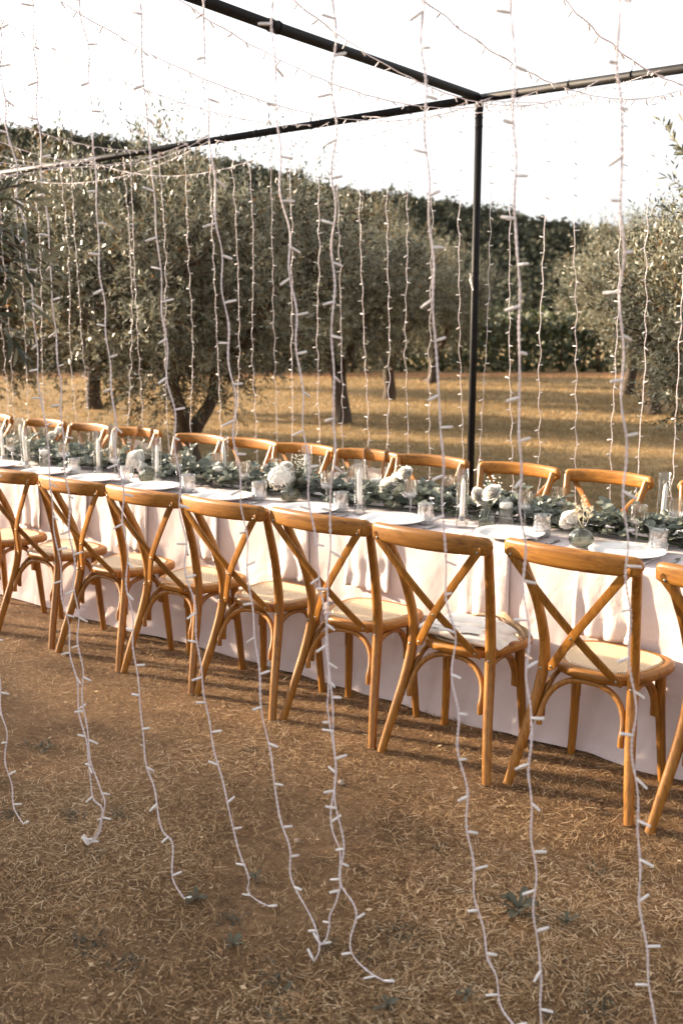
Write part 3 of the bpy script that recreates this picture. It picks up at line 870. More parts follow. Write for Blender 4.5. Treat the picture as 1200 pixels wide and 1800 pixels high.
def make_chair():
    t = thing('cross_back_chair', 'x', 'chair', (0, 0, 0))
    # curved top rail
    xs = np.linspace(-0.255, 0.255, 41)
    path = [(x, rail_y(x), 0.904 + 0.004 * (1 - (x / .255) ** 2)) for x in xs]
    sc = []
    for x in xs:
        a = abs(x) / 0.255
        e = 1.0 if a < 0.90 else max(0.12, math.sqrt(max(0.0, 1 - ((a - 0.90) / 0.10) ** 2)))
        sc.append((e * (1 - 0.05 * a * a), e * (1 - 0.14 * a * a)))
    mb = MB(); mb.sweep(path, rrect(0.036, 0.074, 0.016, 5), up=(0, 0, 1), scale=sc)
    rail = mb.build('top_rail', M['wood_x'], t)
    for s_ in (-1, 1):
        pts = [(s_ * 0.236, -0.203, 0.004), (s_ * 0.213, -0.165, 0.14), (s_ * 0.187, -0.115, 0.30), (s_ * 0.173, -0.085, 0.43), (s_ * 0.171, -0.085, 0.54),
               (s_ * 0.185, -0.122, 0.69), (s_ * 0.207, -0.176, 0.82), (s_ * 0.221, -0.214, 0.914)]
        p = smooth_path(pts); n = len(p)
        r_ = np.interp(np.linspace(0, 1, n), [0, .35, .5, .75, 1], [0.0165, 0.0195, 0.0205, 0.0185, 0.0165])
        mb = MB(); mb.tube(p, r_, 14); mb.build('back_leg', M['wood_z'], t, sharp=50)
        pts = [(s_ * 0.186, 0.187, 0.004), (s_ * 0.176, 0.180, 0.15), (s_ * 0.168, 0.170, 0.30), (s_ * 0.165, 0.162, 0.432)]
        p = smooth_path(pts); n = len(p)
        mb = MB(); mb.tube(p, np.linspace(0.0150, 0.0200, n), 14); mb.build('front_leg', M['wood_z'], t, sharp=50)
    # crossed back slats
    for q, s_ in enumerate((-1, 1)):
        a = np.array((s_ * 0.226, rail_y(0.226) - 0.0235, 0.904)); b_ = np.array((-s_ * 0.138, -0.100, 0.440))
        tt = np.linspace(0, 1, 26)
        path = [a + (b_ - a) * u + np.array((0, -0.030 * 4 * u * (1 - u) - (0.0105 * math.exp(-((u - .62) / .22) ** 2) if q else 0.0), 0)) for u in tt]
        sc = []
        for u in tt:
            d_ = min(u, 1 - u) * 0.58
            e = 1.0 if d_ > 0.016 else math.sqrt(max(0.06, 1 - ((0.016 - d_) / 0.016) ** 2))
            sc.append((e, 1.0))
        mb = MB(); mb.sweep(path, rrect(0.031, 0.0085, 0.003, 3), up=(0, 1, 0), scale=sc)
        sl = mb.build('back_slat', M['wood_z'], t, sharp=60)
        for pz in (path[1], path[-2]):
            put('screw', SCREW, sl, (pz[0], pz[1] - 0.0042, pz[2]), (math.radians(90), 0, 0))
        if q:
            pz = path[16]
            put('screw', SCREW, sl, (pz[0], pz[1] - 0.0042, pz[2]), (math.radians(90), 0, 0))
    # seat frame
    rings = [(0.030, 0.425), (0.006, 0.426), (0.0, 0.434), (0.0, 0.450), (0.004, 0.459), (0.012, 0.4625), (0.030, 0.4625), (0.034, 0.4595)]
    V = []; n = 72
    for ins, z in rings:
        V.extend([(x, y, z) for x, y in seat_outline(n, ins)])
    Fc = []
    for i in range(len(rings) - 1):
        for k in range(n):
            k2 = (k + 1) % n
            Fc.append((i * n + k, i * n + k2, (i + 1) * n + k2, (i + 1) * n + k))
    Fc.append(tuple(range(n - 1, -1, -1)))
    mb = MB(); mb.add(V, Fc); mb.build('seat_frame', M['wood_y'], t, sharp=60)
    # cane panel, slightly pillowed, with its corded edge
    V = []; Fc = []; rr = [(0.0335, 0.4590), (0.036, 0.4655), (0.041, 0.4668), (0.047, 0.4640), (0.07, 0.4650), (0.11, 0.4660), (0.15, 0.4665)]
    for ins, z in rr: V.extend([(x, y, z) for x, y in seat_outline(n, ins)])
    for i in range(len(rr) - 1):
        for k in range(n):
            k2 = (k + 1) % n
            Fc.append((i * n + k, i * n + k2, (i + 1) * n + k2, (i + 1) * n + k))
    Fc.append(tuple((len(rr) - 1) * n + k for k in range(n)))
    mb = MB(); mb.add(V, Fc); mb.build('cane_seat', M['cane'], t)
    # bent hoops under the seat
    def hoop(p, q, apex, name='hoop'):
        p = np.array(p); q = np.array(q); m_ = (p + q) / 2
        pts = []
        for u in np.linspace(0, math.pi, 33):
            c, s2 = math.cos(u), math.sin(u)
            c2 = math.copysign(abs(c) ** 0.82, c); s3 = s2 ** 0.82
            h_ = m_ + (p - m_) * c2
            pts.append((h_[0] + (apex[0] - m_[0]) * s3, h_[1] + (apex[1] - m_[1]) * s3, h_[2] + (apex[2] - m_[2]) * s3))
        pts = [(p[0], p[1], p[2] - 0.03)] + pts + [(q[0], q[1], q[2] - 0.03)]
        mb = MB(); mb.tube(pts, 0.0108, 10); mb.build(name, M['wood_z'], t, sharp=50)
    hoop((-0.158, -0.126, 0.265), (0.158, -0.126, 0.265), (0, -0.060, 0.413))
    hoop((-0.150, 0.152, 0.295), (0.150, 0.152, 0.295), (0, 0.150, 0.413))
    for s_ in (-1, 1):
        hoop((s_ * 0.168, -0.088, 0.285), (s_ * 0.163, 0.150, 0.295), (s_ * 0.150, 0.030, 0.413))
        put('screw', SCREW, t, (s_ * 0.1745, -0.1035, 0.438), (math.radians(82), 0, 0))
        put('screw', SCREW, t, (s_ * 0.2195, -0.1955, 0.896), (math.radians(-90), 0, 0))
    return t

proto = make_chair()
NEAR_CH = [(-0.8, 3.25, 'wooden cross-back chair on the near side, cut off by the right picture edge', 0),
           (-1.334, 3.272, 'wooden cross-back chair with bare cane seat, nearest whole chair at the right', -0.061),
           (-1.873, 3.233, 'wooden cross-back chair on the near side with the folded tote bag on its seat', -0.006),
           (-2.39, 3.242, 'wooden cross-back near chair just left of the one holding the tote bag', -0.014),
           (-2.895, 3.227, 'wooden cross-back near chair, second left of the tote bag chair', -0.032),
           (-3.39, 3.225, 'wooden cross-back near chair, third left of the tote bag chair', -0.01),
           (-3.891, 3.223, 'wooden cross-back near chair, fourth left of the tote bag chair', -0.006),
           (-4.44, 3.235, 'wooden cross-back near chair at the left edge, its rail end whole', 0.01),
           (-4.98, 3.24, 'wooden cross-back near chair cut off by the left picture edge, rail hidden', 0.005)]
for i, (x, y, lab, rz) in enumerate(NEAR_CH):
    c = proto if i == 0 else copy_tree(proto)
    c.location = (x, y, 0); c.rotation_euler.z = rz
    tag(c, lab, 'chair', 'chairs along the near side of the table')
FAR_CH = [(-1.4, 4.76, 'wooden cross-back chair on the far side, cut off by the right picture edge'),
          (-2.047, 4.77, 'wooden cross-back far chair, whole one nearest the right edge'),
          (-2.556, 4.76, 'wooden cross-back far chair directly right of the black pole'),
          (-3.13, 4.76, 'wooden cross-back far chair whose right rail end touches the black pole'),
          (-3.605, 4.76, 'wooden cross-back far chair with a printed tote bag hung on its rail'),
          (-4.1, 4.76, 'wooden cross-back far chair just left of the hung printed tote bag'),
          (-4.59, 4.77, 'wooden cross-back far chair, second left of the hung printed tote bag'),
          (-5.066, 4.77, 'wooden cross-back far chair in front of the forked olive trunk'),
          (-5.77, 4.81, 'wooden cross-back far chair with one tan strap over its rail'),
          (-6.34, 4.81, 'wooden cross-back far chair just left of the one with the strap'),
          (-6.91, 4.82, 'wooden cross-back far chair, second from the left picture edge'),
          (-7.68, 4.86, 'wooden cross-back far chair cut off by the left picture edge')]
for i, (x, y, lab) in enumerate(FAR_CH):
    c = copy_tree(proto)
    c.location = (x, y, GZ); c.rotation_euler.z = math.pi + math.radians([2, -2, 1, 0, -1, 2, -1, 1, 3, -2, 1, -3][i])
    tag(c, lab, 'chair', 'chairs along the far side of the table')

# ================================================================== TABLECLOTH
TZ = 0.758
X0, X1 = -9.4, 0.9
YN, YF = 3.572, 4.445
xs = np.arange(X0, X1 + 0.001, 0.014)
def hang(x, s, side):
    """s: 0 at the table edge .. 1 at the hem; returns outward offset and z"""
    z = (TZ - 0.004) * (1 - s) + 0.006
    f = s ** 1.2
    pl = noise.noise(Vector((x * 1.7, side * 5.0, s * 0.6)))
    pl2 = noise.noise(Vector((x * 4.5, side * 9.0, s * 0.9)))
    pl3 = noise.noise(Vector((x * 9.5 + s * 1.2, side * 2.0, s * 2.2)))
    off = 0.008 + 0.072 * s ** 2.4 + f * (0.030 * pl + 0.030 * pl2) + 0.009 * pl3 * min(1, s * 4)
    m_ = (x + 20.0) % 0.64 - 0.32
    off += 0.0035 * math.exp(-(m_ / 0.010) ** 2) * min(1, s * 6)              # ironed fold lines
    off += 0.0030 * math.exp(-((s - 0.50) / 0.016) ** 2)
    if s > 0.955: off += 0.003                                              # stitched hem
    if s > 0.97: z += 0.012 * (noise.noise(Vector((x * 2.2, 7, 0))) + 0.3)
    if side == 1.0:
        for (cx, cy, _l, _r) in NEAR_CH:
            dx = abs(x - cx)
            if dx < 0.26:
                need = (cy + 0.295) - (YN - off)
                if need > 0: off -= need * math.exp(-((z - 0.445) / 0.10) ** 4) * (1 - (dx / 0.26) ** 4)
    return off, max(0.004, z)
G = []
prof_n = 46
for x in xs:
    row = []
    for k in range(prof_n, -1, -1):
        o_, z = hang(x, k / prof_n, 1.0); row.append((x, YN - o_, z))
    for (dy, dz) in ((0.002, 0.003), (0.008, 0.0045)): row.append((x, YN + dy, TZ - 0.0045 + dz))
    for yy in np.linspace(YN + 0.03, YF - 0.03, 30):
        row.append((x, yy, TZ + 0.0012 * noise.noise(Vector((x * 5, yy * 5, 0)))))
    for (dy, dz) in ((-0.008, 0.0045), (-0.002, 0.003)): row.append((x, YF + dy, TZ - 0.0045 + dz))
    for k in range(prof_n + 1):
        o_, z = hang(x, k / prof_n, 2.0); row.append((x, YF + o_ * 0.8, z))
    G.append(row)
mb = MB(); mb.grid(G)
for xe, d_ in ((X0, -1), (X1, 1)):                                  # the two short ends
    Ge = []
    for y in np.linspace(YN, YF, 40):
        Ge.append([(xe + d_ * (0.002 + 0.05 * s ** 2 + 0.015 * s * math.sin(y * 14)), y, (TZ - 0.002) * (1 - s) + 0.006) for s in np.linspace(0, 1, 14)])
    mb.grid(Ge)
tag(mb.build('tablecloth', M['cloth']), 'pale pinkish white cloth draped to the ground over the long dining table', 'tablecloth')

# napkins hanging over the near edge, under the plates
PL = [(-0.93, 3.735), (-1.43, 3.745), (-1.965, 3.775), (-2.54, 3.73), (-3.02, 3.705), (-3.60, 3.72), (-4.137, 3.715), (-4.637, 3.70), (-5.09, 3.705), (-5.60, 3.71)]
def napkin(x, idx, lab):
    w = 0.235; drop = 0.29 + 0.02 * random.uniform(-1, 1)
    n = thing('napkin', lab, 'napkin', (x, YN, TZ), 0, 'napkins hanging over the near table edge')
    G = []
    for i in range(19):
        a = (i / 18 - .5)
        row = []
        for k in range(8):                                          # lying on the table
            yy = 0.20 - 0.20 * k / 7
            row.append((a * w, yy + 0.004, 0.0052 + 0.002 * math.sin(i * 1.3 + k)))
        for k in range(1, 20):
            s = k / 19
            zz = -drop * s
            o_, _ = hang(x + a * w, -zz / TZ, 1.0)
            pl = 0.014 * s * math.sin(a * 9 + idx * 1.7) + 0.012 * s * noise.noise(Vector((a * 4 + idx * 5, s * 3, 0)))
            row.append((a * w * (1 + 0.03 * s) + 0.008 * s * math.sin(idx * 2.2), -o_ - 0.0075 - abs(pl) - 0.004 * min(1, s * 6), zz + 0.004))
        G.append(row)
    mb = MB(); mb.grid(G)
    o = mb.build('fabric', M['napkin'], n)
    md = o.modifiers.new('thick', 'SOLIDIFY'); md.thickness = 0.002; md.offset = 0
    return n
for i, (x, y) in enumerate(PL[1:9]):
    napkin(x + 0.02 * random.uniform(-1, 1), i, ['white napkin hanging behind the nearest whole near chair at the right', 'white napkin hanging behind the chair with the folded tote bag',
           'white napkin hanging in the gap left of the tote bag chair', 'white napkin hanging over the edge, fourth from the right',
           'white napkin hanging over the edge, fifth from the right', 'white napkin hanging over the edge, sixth from the right',
           'white napkin hanging over the edge, seventh from the right', 'white napkin hanging at the left end of the near edge'][i])

# ================================================================== TABLE THINGS
PLATE = MB(); PLATE.lathe([(0.0, 0.003), (0.085, 0.003), (0.090, 0.0), (0.096, 0.002), (0.120, 0.010), (0.150, 0.0185), (0.1512, 0.0205), (0.149, 0.0215), (0.120, 0.0135), (0.097, 0.0068), (0.086, 0.0058), (0.0, 0.0058)], 64)
PLATE = PLATE.mesh('plate', M['china'])
TT_ = TZ + 0.006
for i, (x, y) in enumerate(PL):
    o = put('plate', PLATE, None, (x, y, TT_ + 0.004))
    tag(o, 'round white plate at the near table edge, %s from the right' % ORD[i], 'plate', 'plates along the near side')
for i, (x, y) in enumerate([(x + 0.03, 4.275) for x in (-1.40, -2.047, -2.556, -3.13, -3.605, -4.10, -4.59, -5.066, -5.77, -6.34)]):
    o = put('plate', PLATE, None, (x, y, TZ + 0.002))
    tag(o, 'white plate on the far table side, %s from the right' % ORD[i], 'plate', 'plates along the far side')

def cutlery(kind):
    mb = MB()
    if kind == 'knife':
        mb.sweep([(0, -0.105, 0.003), (0, -0.06, 0.0035), (0, 0.0, 0.003)], rrect(0.009, 0.005, 0.002, 3), up=(0, 0, 1))
        mb.sweep([(0, 0.0, 0.003), (0.001, 0.05, 0.003), (0.002, 0.095, 0.003), (0.003, 0.108, 0.003)], rrect(0.017, 0.0018, 0.0006, 3), up=(0, 0, 1), scale=[0.6, 1, 0.9, 0.15])
        return mb.mesh('knife', M['steel'])
    mb.sweep([(0, -0.10, 0.003), (0, -0.04, 0.004), (0, 0.03, 0.003), (0, 0.045, 0.003)], rrect(0.010, 0.003, 0.001, 3), up=(0, 0, 1), scale=[1.0, .7, .5, .9])
    mb.sweep([(0, 0.043, 0.003), (0, 0.060, 0.002), (0, 0.075, 0.003)], rrect(0.022, 0.002, 0.0008, 3), up=(0, 0, 1), scale=[.6, 1, 1])
    for k in (-1.5, -.5, .5, 1.5):
        mb.sweep([(k * 0.0058, 0.073, 0.003), (k * 0.0058, 0.10, 0.004)], rrect(0.003, 0.0016, 0.0005, 3), up=(0, 0, 1))
    return mb.mesh('fork', M['steel'])
KN, FK = cutlery('knife'), cutlery('fork')
for i, (x, y) in enumerate(PL):
    tag(put('knife', KN, None, (x + 0.185, y - 0.02, TZ + 0.003), (0, 0, random.uniform(-.12, .12))), 'steel knife right of the %s near plate from the right' % ORD[i], 'knife', 'knives on the near side')
    tag(put('fork', FK, None, (x - 0.185, y - 0.02, TZ + 0.003), (0, 0, random.uniform(-.12, .12))), 'steel fork left of the %s near plate from the right' % ORD[i], 'fork', 'forks on the near side')

# --- glasses
def goblet():
    t = thing('goblet', 'x', 'goblet')
    mb = MB()
    mb.lathe([(0.0, 0.083), (0.010, 0.084), (0.022, 0.090), (0.030, 0.101), (0.0335, 0.115), (0.0335, 0.128), (0.0315, 0.150), (0.0325, 0.174), (0.0318, 0.175), (0.0305, 0.150), (0.0318, 0.126), (0.031, 0.115), (0.027, 0.103), (0.018, 0.095), (0.0, 0.092)], 48, flute=0.10, nfl=14, zr=(0.086, 0.165))
    mb.build('bowl', M['crystal'], t, sharp=12)
    mb = MB(); mb.lathe([(0.0055, 0.006), (0.0045, 0.02), (0.0042, 0.05), (0.0065, 0.066), (0.0042, 0.073), (0.0075, 0.080), (0.010, 0.084)], 12, flute=0.15, nfl=6)
    mb.build('stem', M['crystal'], t, smooth=False)
    mb = MB(); mb.lathe([(0.0, 0.0), (0.033, 0.0), (0.0335, 0.0015), (0.030, 0.0028), (0.012, 0.005), (0.0055, 0.008)], 32)
    mb.build('foot', M['glass'], t)
    return t
def tumbler():
    t = thing('tumbler', 'x', 'tumbler')
    mb = MB(); mb.lathe([(0.0, 0.0), (0.031, 0.0), (0.0335, 0.003), (0.036, 0.02), (0.0385, 0.055), (0.040, 0.094), (0.0395, 0.096), (0.0385, 0.094), (0.037, 0.055), (0.034, 0.02), (0.031, 0.012), (0.0, 0.011)], 48, flute=0.05, nfl=16, zr=(0.002, 0.08))
    mb.build('body', M['crystal'], t)
    mb = MB()                                                        # cut diamonds round the lower half
    for ring, z in enumerate((0.014, 0.026, 0.038)):
        rr = 0.0352 + ring * 0.0013
        for k in range(16):
            a = 2 * math.pi * (k + 0.5 * (ring % 2)) / 16
            ca, sa = math.cos(a), math.sin(a)
            c = np.array((rr * ca, rr * sa, z)); tx = np.array((-sa, ca, 0)) * 0.0062; tz = np.array((0, 0, 0.0062)); nn = np.array((ca, sa, 0)) * 0.0032
            mb.add([c - tx, c - tz, c + tx, c + tz, c + nn], [(0, 1, 4), (1, 2, 4), (2, 3, 4), (3, 0, 4)])
    o = mb.build('cut_pattern', M['crystal'], t, smooth=False); o['kind'] = 'stuff'
    return t
GOB = [(-1.472, 3.95), (-2.003, 3.99), (-2.584, 3.942), (-3.075, 3.917), (-3.639, 3.926), (-4.197, 3.948), (-4.686, 3.907), (-5.144, 3.891), (-5.678, 3.88)]
TUM = [(-1.355, 3.88), (-1.869, 3.891), (-2.419, 3.821), (-2.922, 3.835), (-3.459, 3.836), (-3.939, 3.792), (-4.474, 3.817), (-4.995, 3.849)]
FARG = [(-1.39, 4.186), (-1.929, 4.175), (-2.496, 4.160), (-3.067, 4.135), (-3.614, 4.14), (-4.048, 4.125), (-4.58, 4.10)]
g0 = goblet(); t0 = tumbler()
def place(proto_, first, loc, rz, label, group):
    o = proto_ if first else copy_tree(proto_)
    o.location = loc; o.rotation_euler.z = rz
    o['label'] = label; o['group'] = group
    return o
for i, (x, y) in enumerate(GOB):
    place(g0, i == 0, (x, y, TZ + 0.002), i * 0.7, 'cut crystal goblet by the near plates, %s from the right' % ORD[i], 'goblets on the near side')
for i, (x, y) in enumerate(FARG):
    place(g0, False, (x, y, TZ + 0.002), i * 0.9, 'crystal goblet behind the garland, %s from the right' % ORD[i], 'goblets on the far side')
for i, (x, y) in enumerate(TUM):
    place(t0, i == 0, (x, y, TZ + 0.002), i * 0.5, 'cut glass tumbler by the near plates, %s from the right' % ORD[i], 'tumblers on the near side')
for i, (x, y) in enumerate([(-1.62, 4.36), (-2.24, 4.37), (-2.80, 4.37), (-3.32, 4.36), (-3.86, 4.37), (-4.33, 4.36), (-4.84, 4.36)]):
    place(t0, False, (x, y, TZ + 0.002), i * 0.8, 'cut glass tumbler on the far table side, %s from the right' % ORD[i], 'tumblers on the far side')

# --- taper candles in glass chimneys
def taper():
    t = thing('taper_candle', 'x', 'candle')
    mb = MB(); mb.lathe([(0.0, 0.0), (0.025, 0.0), (0.0255, 0.002), (0.0255, 0.020), (0.0235, 0.024), (0.015, 0.026), (0.0145, 0.050), (0.0125, 0.050), (0.0125, 0.028), (0.0, 0.027)], 32, flute=0.05, nfl=20, zr=(0.001, 0.022))
    mb.build('glass_holder', M['crystal'], t)
    lean = 0.006
    mb = MB(); mb.tube([(lean * k, 0, z) for k, z in zip((0, .4, .8, 1, 1.05), (0.028, 0.10, 0.17, 0.205, 0.218))], [0.0112, 0.0108, 0.0098, 0.0088, 0.0030], 16)
    cd = mb.build('wax', M['wax'], t)
    mb = MB(); mb.tube([(lean * 1.05, 0, 0.216), (lean * 1.05 + .001, 0, 0.226)], 0.0009, 5); mb.build('wick', M['wax'], cd)
    mb = MB(); mb.lathe([(0.0285, 0.001), (0.0290, 0.002), (0.0290, 0.264), (0.0285, 0.2655), (0.0275, 0.264), (0.0275, 0.003)], 40)
    # leave the bottom of the chimney open
    mb.f = [f for f in mb.f if len(f) == 4]
    mb.build('glass_chimney', M['glass'], t)
    return t
TAPER = [(-1.486, 4.289), (-2.254, 3.864), (-2.804, 3.831), (-3.373, 4.127), (-4.037, 4.177), (-4.318, 3.909), (-4.859, 3.923), (-5.124, 4.267), (-5.424, 3.805), (-5.774, 3.876), (-6.011, 4.18)]
p0 = taper()
for i, (x, y) in enumerate(TAPER):
    place(p0, i == 0, (x, y, TZ + 0.002), i * 1.3, 'white taper candle in a tall clear glass cylinder, %s from the right' % ORD[i], 'taper candles along the table')
def float_candle():
    t = thing('floating_candle', 'x', 'candle')
    mb = MB(); mb.lathe([(0.0, 0.0), (0.033, 0.0), (0.034, 0.002), (0.034, 0.134), (0.0335, 0.1355), (0.0325, 0.134), (0.0325, 0.008), (0.0, 0.007)], 40)
    mb.build('glass_cylinder', M['glass'], t)
    mb = MB(); mb.lathe([(0.0, 0.0085), (0.0318, 0.0085), (0.0318, 0.098), (0.0, 0.0985)], 32); mb.build('water', M['water'], t)
    mb = MB(); mb.lathe([(0.0, 0.088), (0.022, 0.089), (0.0285, 0.095), (0.0300, 0.104), (0.0295, 0.114), (0.026, 0.1165), (0.0, 0.1155)], 32); wx = mb.build('wax', M['wax'], t)
    mb = MB(); mb.tube([(0, 0, 0.114), (0.001, 0.001, 0.122), (-.006, 0.002, 0.130)], 0.0009, 5); mb.build('wick', M['wax'], wx)
    return t
f0 = float_candle()
for i, (x, y) in enumerate([(-2.083, 3.962), (-2.955, 4.177), (-3.919, 4.004), (-5.329, 3.878)]):
    place(f0, i == 0, (x, y, TZ + 0.002), 0, 'white floating candle in a short water-filled glass cylinder, %s from the right' % ORD[i], 'floating candles along the table')
# --- eucalyptus garland
gr = thing('eucalyptus_garland', 'long grey-green eucalyptus garland lying along the middle of the table', 'garland', (-4.0, 4.12, TZ))
def euca_leaf(seed):
    r_ = random.Random(seed)
    k = 11; V = [(0, 0, 0)]
    asp = r_.uniform(0.72, 0.98)
    for i in range(k):
        a = 2 * math.pi * i / k
        x = 0.5 + 0.5 * math.cos(a); y = 0.5 * asp * math.sin(a) * (1 - 0.18 * math.cos(a))
        V.append((x, y, 0.16 * (y * 2) ** 2 * r_.uniform(.6, 1.2) - 0.10 * x * x + r_.uniform(-.015, .015)))
    V[0] = (0.45, 0, -0.045)
    return V, [(0, i + 1, (i + 1) % k + 1) for i in range(k)]
EL = []
for s_ in range(4):
    v, f = euca_leaf(s_)
    mb = MB(); mb.add(v, f); me = mb.mesh('leaf', M['euca'])
    at = me.attributes.new('tint', 'FLOAT', 'POINT'); at.data.foreach_set('value', [0.25 + 0.18 * s_] * len(me.vertices))
    EL.append((me, np.array(v), np.array(f)))
def gar_c(x): return 4.07 + 0.035 * math.sin(x * 2.3) + 0.02 * math.sin(x * 5.1)
leaves = []
nsp = 760
for k in range(nsp):
    x = -9.2 + 10.0 * (k + random.random()) / nsp
    side = random.choice((-1, 1))
    yb = gar_c(x) + random.gauss(0, 0.035)
    d = np.array((random.choice((-1, -1, 1)) * random.uniform(0.3, 1.0), side * random.uniform(0.1, 1.0), random.uniform(-0.05, 0.75)))
    d /= np.linalg.norm(d)
    L = random.uniform(0.09, 0.20)
    p = np.array((x, yb, TZ + 0.02 + 0.06 * random.random()))
    nl = random.randint(8, 12)
    for j in range(nl):
        t = (j + 0.5) / nl
        q = p + d * L * t; q[2] -= 0.10 * (L * t) ** 1.1 * 0.6
        q[2] = max(q[2], TZ + 0.010)
        sz = random.uniform(0.034, 0.060) * (1.1 - 0.35 * t)
        sd = np.cross(d, (0, 0, 1)); sd /= np.linalg.norm(sd)
        ld = d * random.uniform(.1, .7) + sd * (1 if j % 2 else -1) * random.uniform(.5, 1) + np.array((0, 0, random.uniform(-.3, .55)))
        ld /= np.linalg.norm(ld)
        upv = np.array((random.gauss(0, .5), random.gauss(-0.25, .5), 1.0))
        yv = np.cross(upv, ld); yv /= np.linalg.norm(yv); zv = np.cross(ld, yv)
        if q[2] + ld[2] * sz < TZ + 0.006: ld[2] = abs(ld[2])
        leaves.append((q, np.stack([ld, yv, zv], 1), sz, random.randint(0, 3)))
leaves.sort(key=lambda L: -(L[0][0] * 1.0 - L[0][1] * 0.9 + L[0][2] * 3.0) if -3.6 < L[0][0] < -0.95 else 99)
org = np.array((-4.0, 4.12, TZ))
for q, R3, sz, s_ in leaves[:300]:
    o = put('leaf', EL[s_][0], gr)
    m4 = Matrix.Identity(4)
    for a in range(3):
        for c in range(3): m4[a][c] = float(R3[a, c] * sz)
        m4[a][3] = float(q[a] - org[a])
    o.matrix_local = m4
VV = []; FF = []; TI = []; base = 0
for q, R3, sz, s_ in leaves[300:]:
    v, f = EL[s_][1], EL[s_][2]
    VV.append(q - org + (v @ R3.T) * sz); FF.append(f + base); base += len(v)
    TI.append(np.full(len(v), min(1, max(0, random.gauss(0.45, 0.22)))))
me = bpy.data.meshes.new('leaf_mass')
me.from_pydata(np.concatenate(VV).tolist(), [], np.concatenate(FF).tolist())
at = me.attributes.new('tint', 'FLOAT', 'POINT'); at.data.foreach_set('value', np.concatenate(TI).astype(np.float32))
me.materials.append(M['euca']); me.update()
put('leaf_mass', me, gr)['kind'] = 'stuff'
mb = MB()
for q in range(3):
    mb.tube(catmull([(x + 4.0, gar_c(x) - 4.12 + 0.02 * (q - 1), 0.012 + 0.012 * q + 0.006 * math.sin(x * 7 + q * 2)) for x in np.arange(-9.2, 0.8, 0.25)], 0.06), 0.004, 6)
mb.build('stem', M['stem'], gr)['kind'] = 'stuff'

# --- vases
def round_vase():
    mb = MB(); mb.lathe([(0.0, 0.0), (0.030, 0.0), (0.042, 0.008), (0.050, 0.028), (0.048, 0.050), (0.034, 0.068), (0.020, 0.075), (0.0195, 0.088), (0.023, 0.094), (0.0215, 0.094), (0.018, 0.088), (0.0185, 0.075), (0.032, 0.066), (0.045, 0.050), (0.047, 0.028), (0.040, 0.010), (0.0, 0.004)], 60, flute=0.10, nfl=20, zr=(0.004, 0.070))
    return mb.mesh('body', M['smoke'])
def square_vase():
    mb = MB()
    path = [(0, 0, 0.0), (0, 0, 0.004), (0, 0, 0.03), (0, 0, 0.075), (0, 0, 0.086), (0, 0, 0.090), (0, 0, 0.108), (0, 0, 0.112)]
    mb.sweep(path, rrect(0.086, 0.086, 0.016, 5), up=(0, 1, 0), scale=[0.94, 1.0, 1.0, 0.90, 0.60, 0.40, 0.40, 0.47], cap=True)
    mb.f.pop()
    return mb.mesh('body', M['smoke'])
RV, SV = round_vase(), square_vase()
def vase(me, x, y, s, label):
    t = thing('bud_vase', label, 'vase', (x, y, TZ + 0.002), random.uniform(0, 1), 'bud vases along the garland')
    put('glass_body', me, t).scale = (s, s, s)
    mb = MB(); mb.lathe([(0.0, 0.006), (0.038 * s, 0.010), (0.040 * s, 0.03 * s), (0.038 * s, 0.042 * s), (0.0, 0.042 * s)], 24); mb.build('water', M['water'], t)
vase(RV, -1.649, 3.800, 1.0, 'round ribbed grey glass vase beside the nearest white plate')
vase(SV, -2.163, 3.925, 0.92, 'square-shouldered glass bottle vase under the pair of white roses')
vase(RV, -2.763, 4.054, 0.95, 'glass vase half hidden under the white flower cluster mid table')
vase(RV, -3.313, 3.910, 1.0, 'round glass vase under the big white hydrangea bloom')
vase(RV, -4.384, 3.890, 0.95, 'round glass vase below the drooping white peony')
vase(SV, -5.517, 4.108, 0.9, 'glass vase with small white flowers near the left edge')

# --- flowers
def petal_patch(mb, c, fr_, L, W, cup, curl, ti, tints):
    ax, ay, az_ = fr_                                                # ax: outwards, ay: sideways, az: up
    G = []
    for i in range(5):
        u = i / 4
        row = []
        for j in range(5):
            v = j / 2 - 1
            wv = W * math.sin(math.pi * min(1, 0.18 + 0.74 * u)) ** 0.7
            rad = u * L
            ang = cup * (1 - u * 0.2)
            out = rad * math.cos(ang) + curl * u ** 3 * L
            upz = rad * math.sin(ang) - curl * 0.7 * u ** 3 * L
            bow = -0.30 * wv * v * v * math.sin(ang)
            row.append(c + ax * (out + bow) + ay * (wv * v) + az_ * (upz + 0.10 * wv * v * v * math.cos(ang) + random.gauss(0, 0.0006)))
        G.append(row)
    n0 = mb.n; mb.grid(G); tints.extend([ti] * (mb.n - n0))
def rose_mesh(seed, r=0.034, layers=7):
    random.seed(seed)
    mb = MB(); tints = []
    for ly in range(layers):
        t = ly / (layers - 1)
        npet = 3 + (ly > 1) + (ly > 3) + (ly > 4)
        for k in range(npet):
            a = 2 * math.pi * k / npet + ly * 0.9 + random.uniform(-.2, .2)
            ax = np.array((math.cos(a), math.sin(a), 0)); ay = np.array((-math.sin(a), math.cos(a), 0)); az_ = np.array((0, 0, 1.0))
            cup = math.radians(104 - 46 * t + random.uniform(-5, 5))
            petal_patch(mb, ax * r * 0.10 * (0.4 + t * 1.7) + np.array((0, 0, -r * 0.45 * t)), (ax, ay, az_), r * (0.95 + 0.12 * t), r * (0.48 + 0.42 * t), cup, 0.0 + 0.10 * t, random.uniform(0.1, 1.0), tints)
    me = mb.mesh('bloom', M['petal'])
    at = me.attributes.new('tint', 'FLOAT', 'POINT'); at.data.foreach_set('value', tints)
    return me
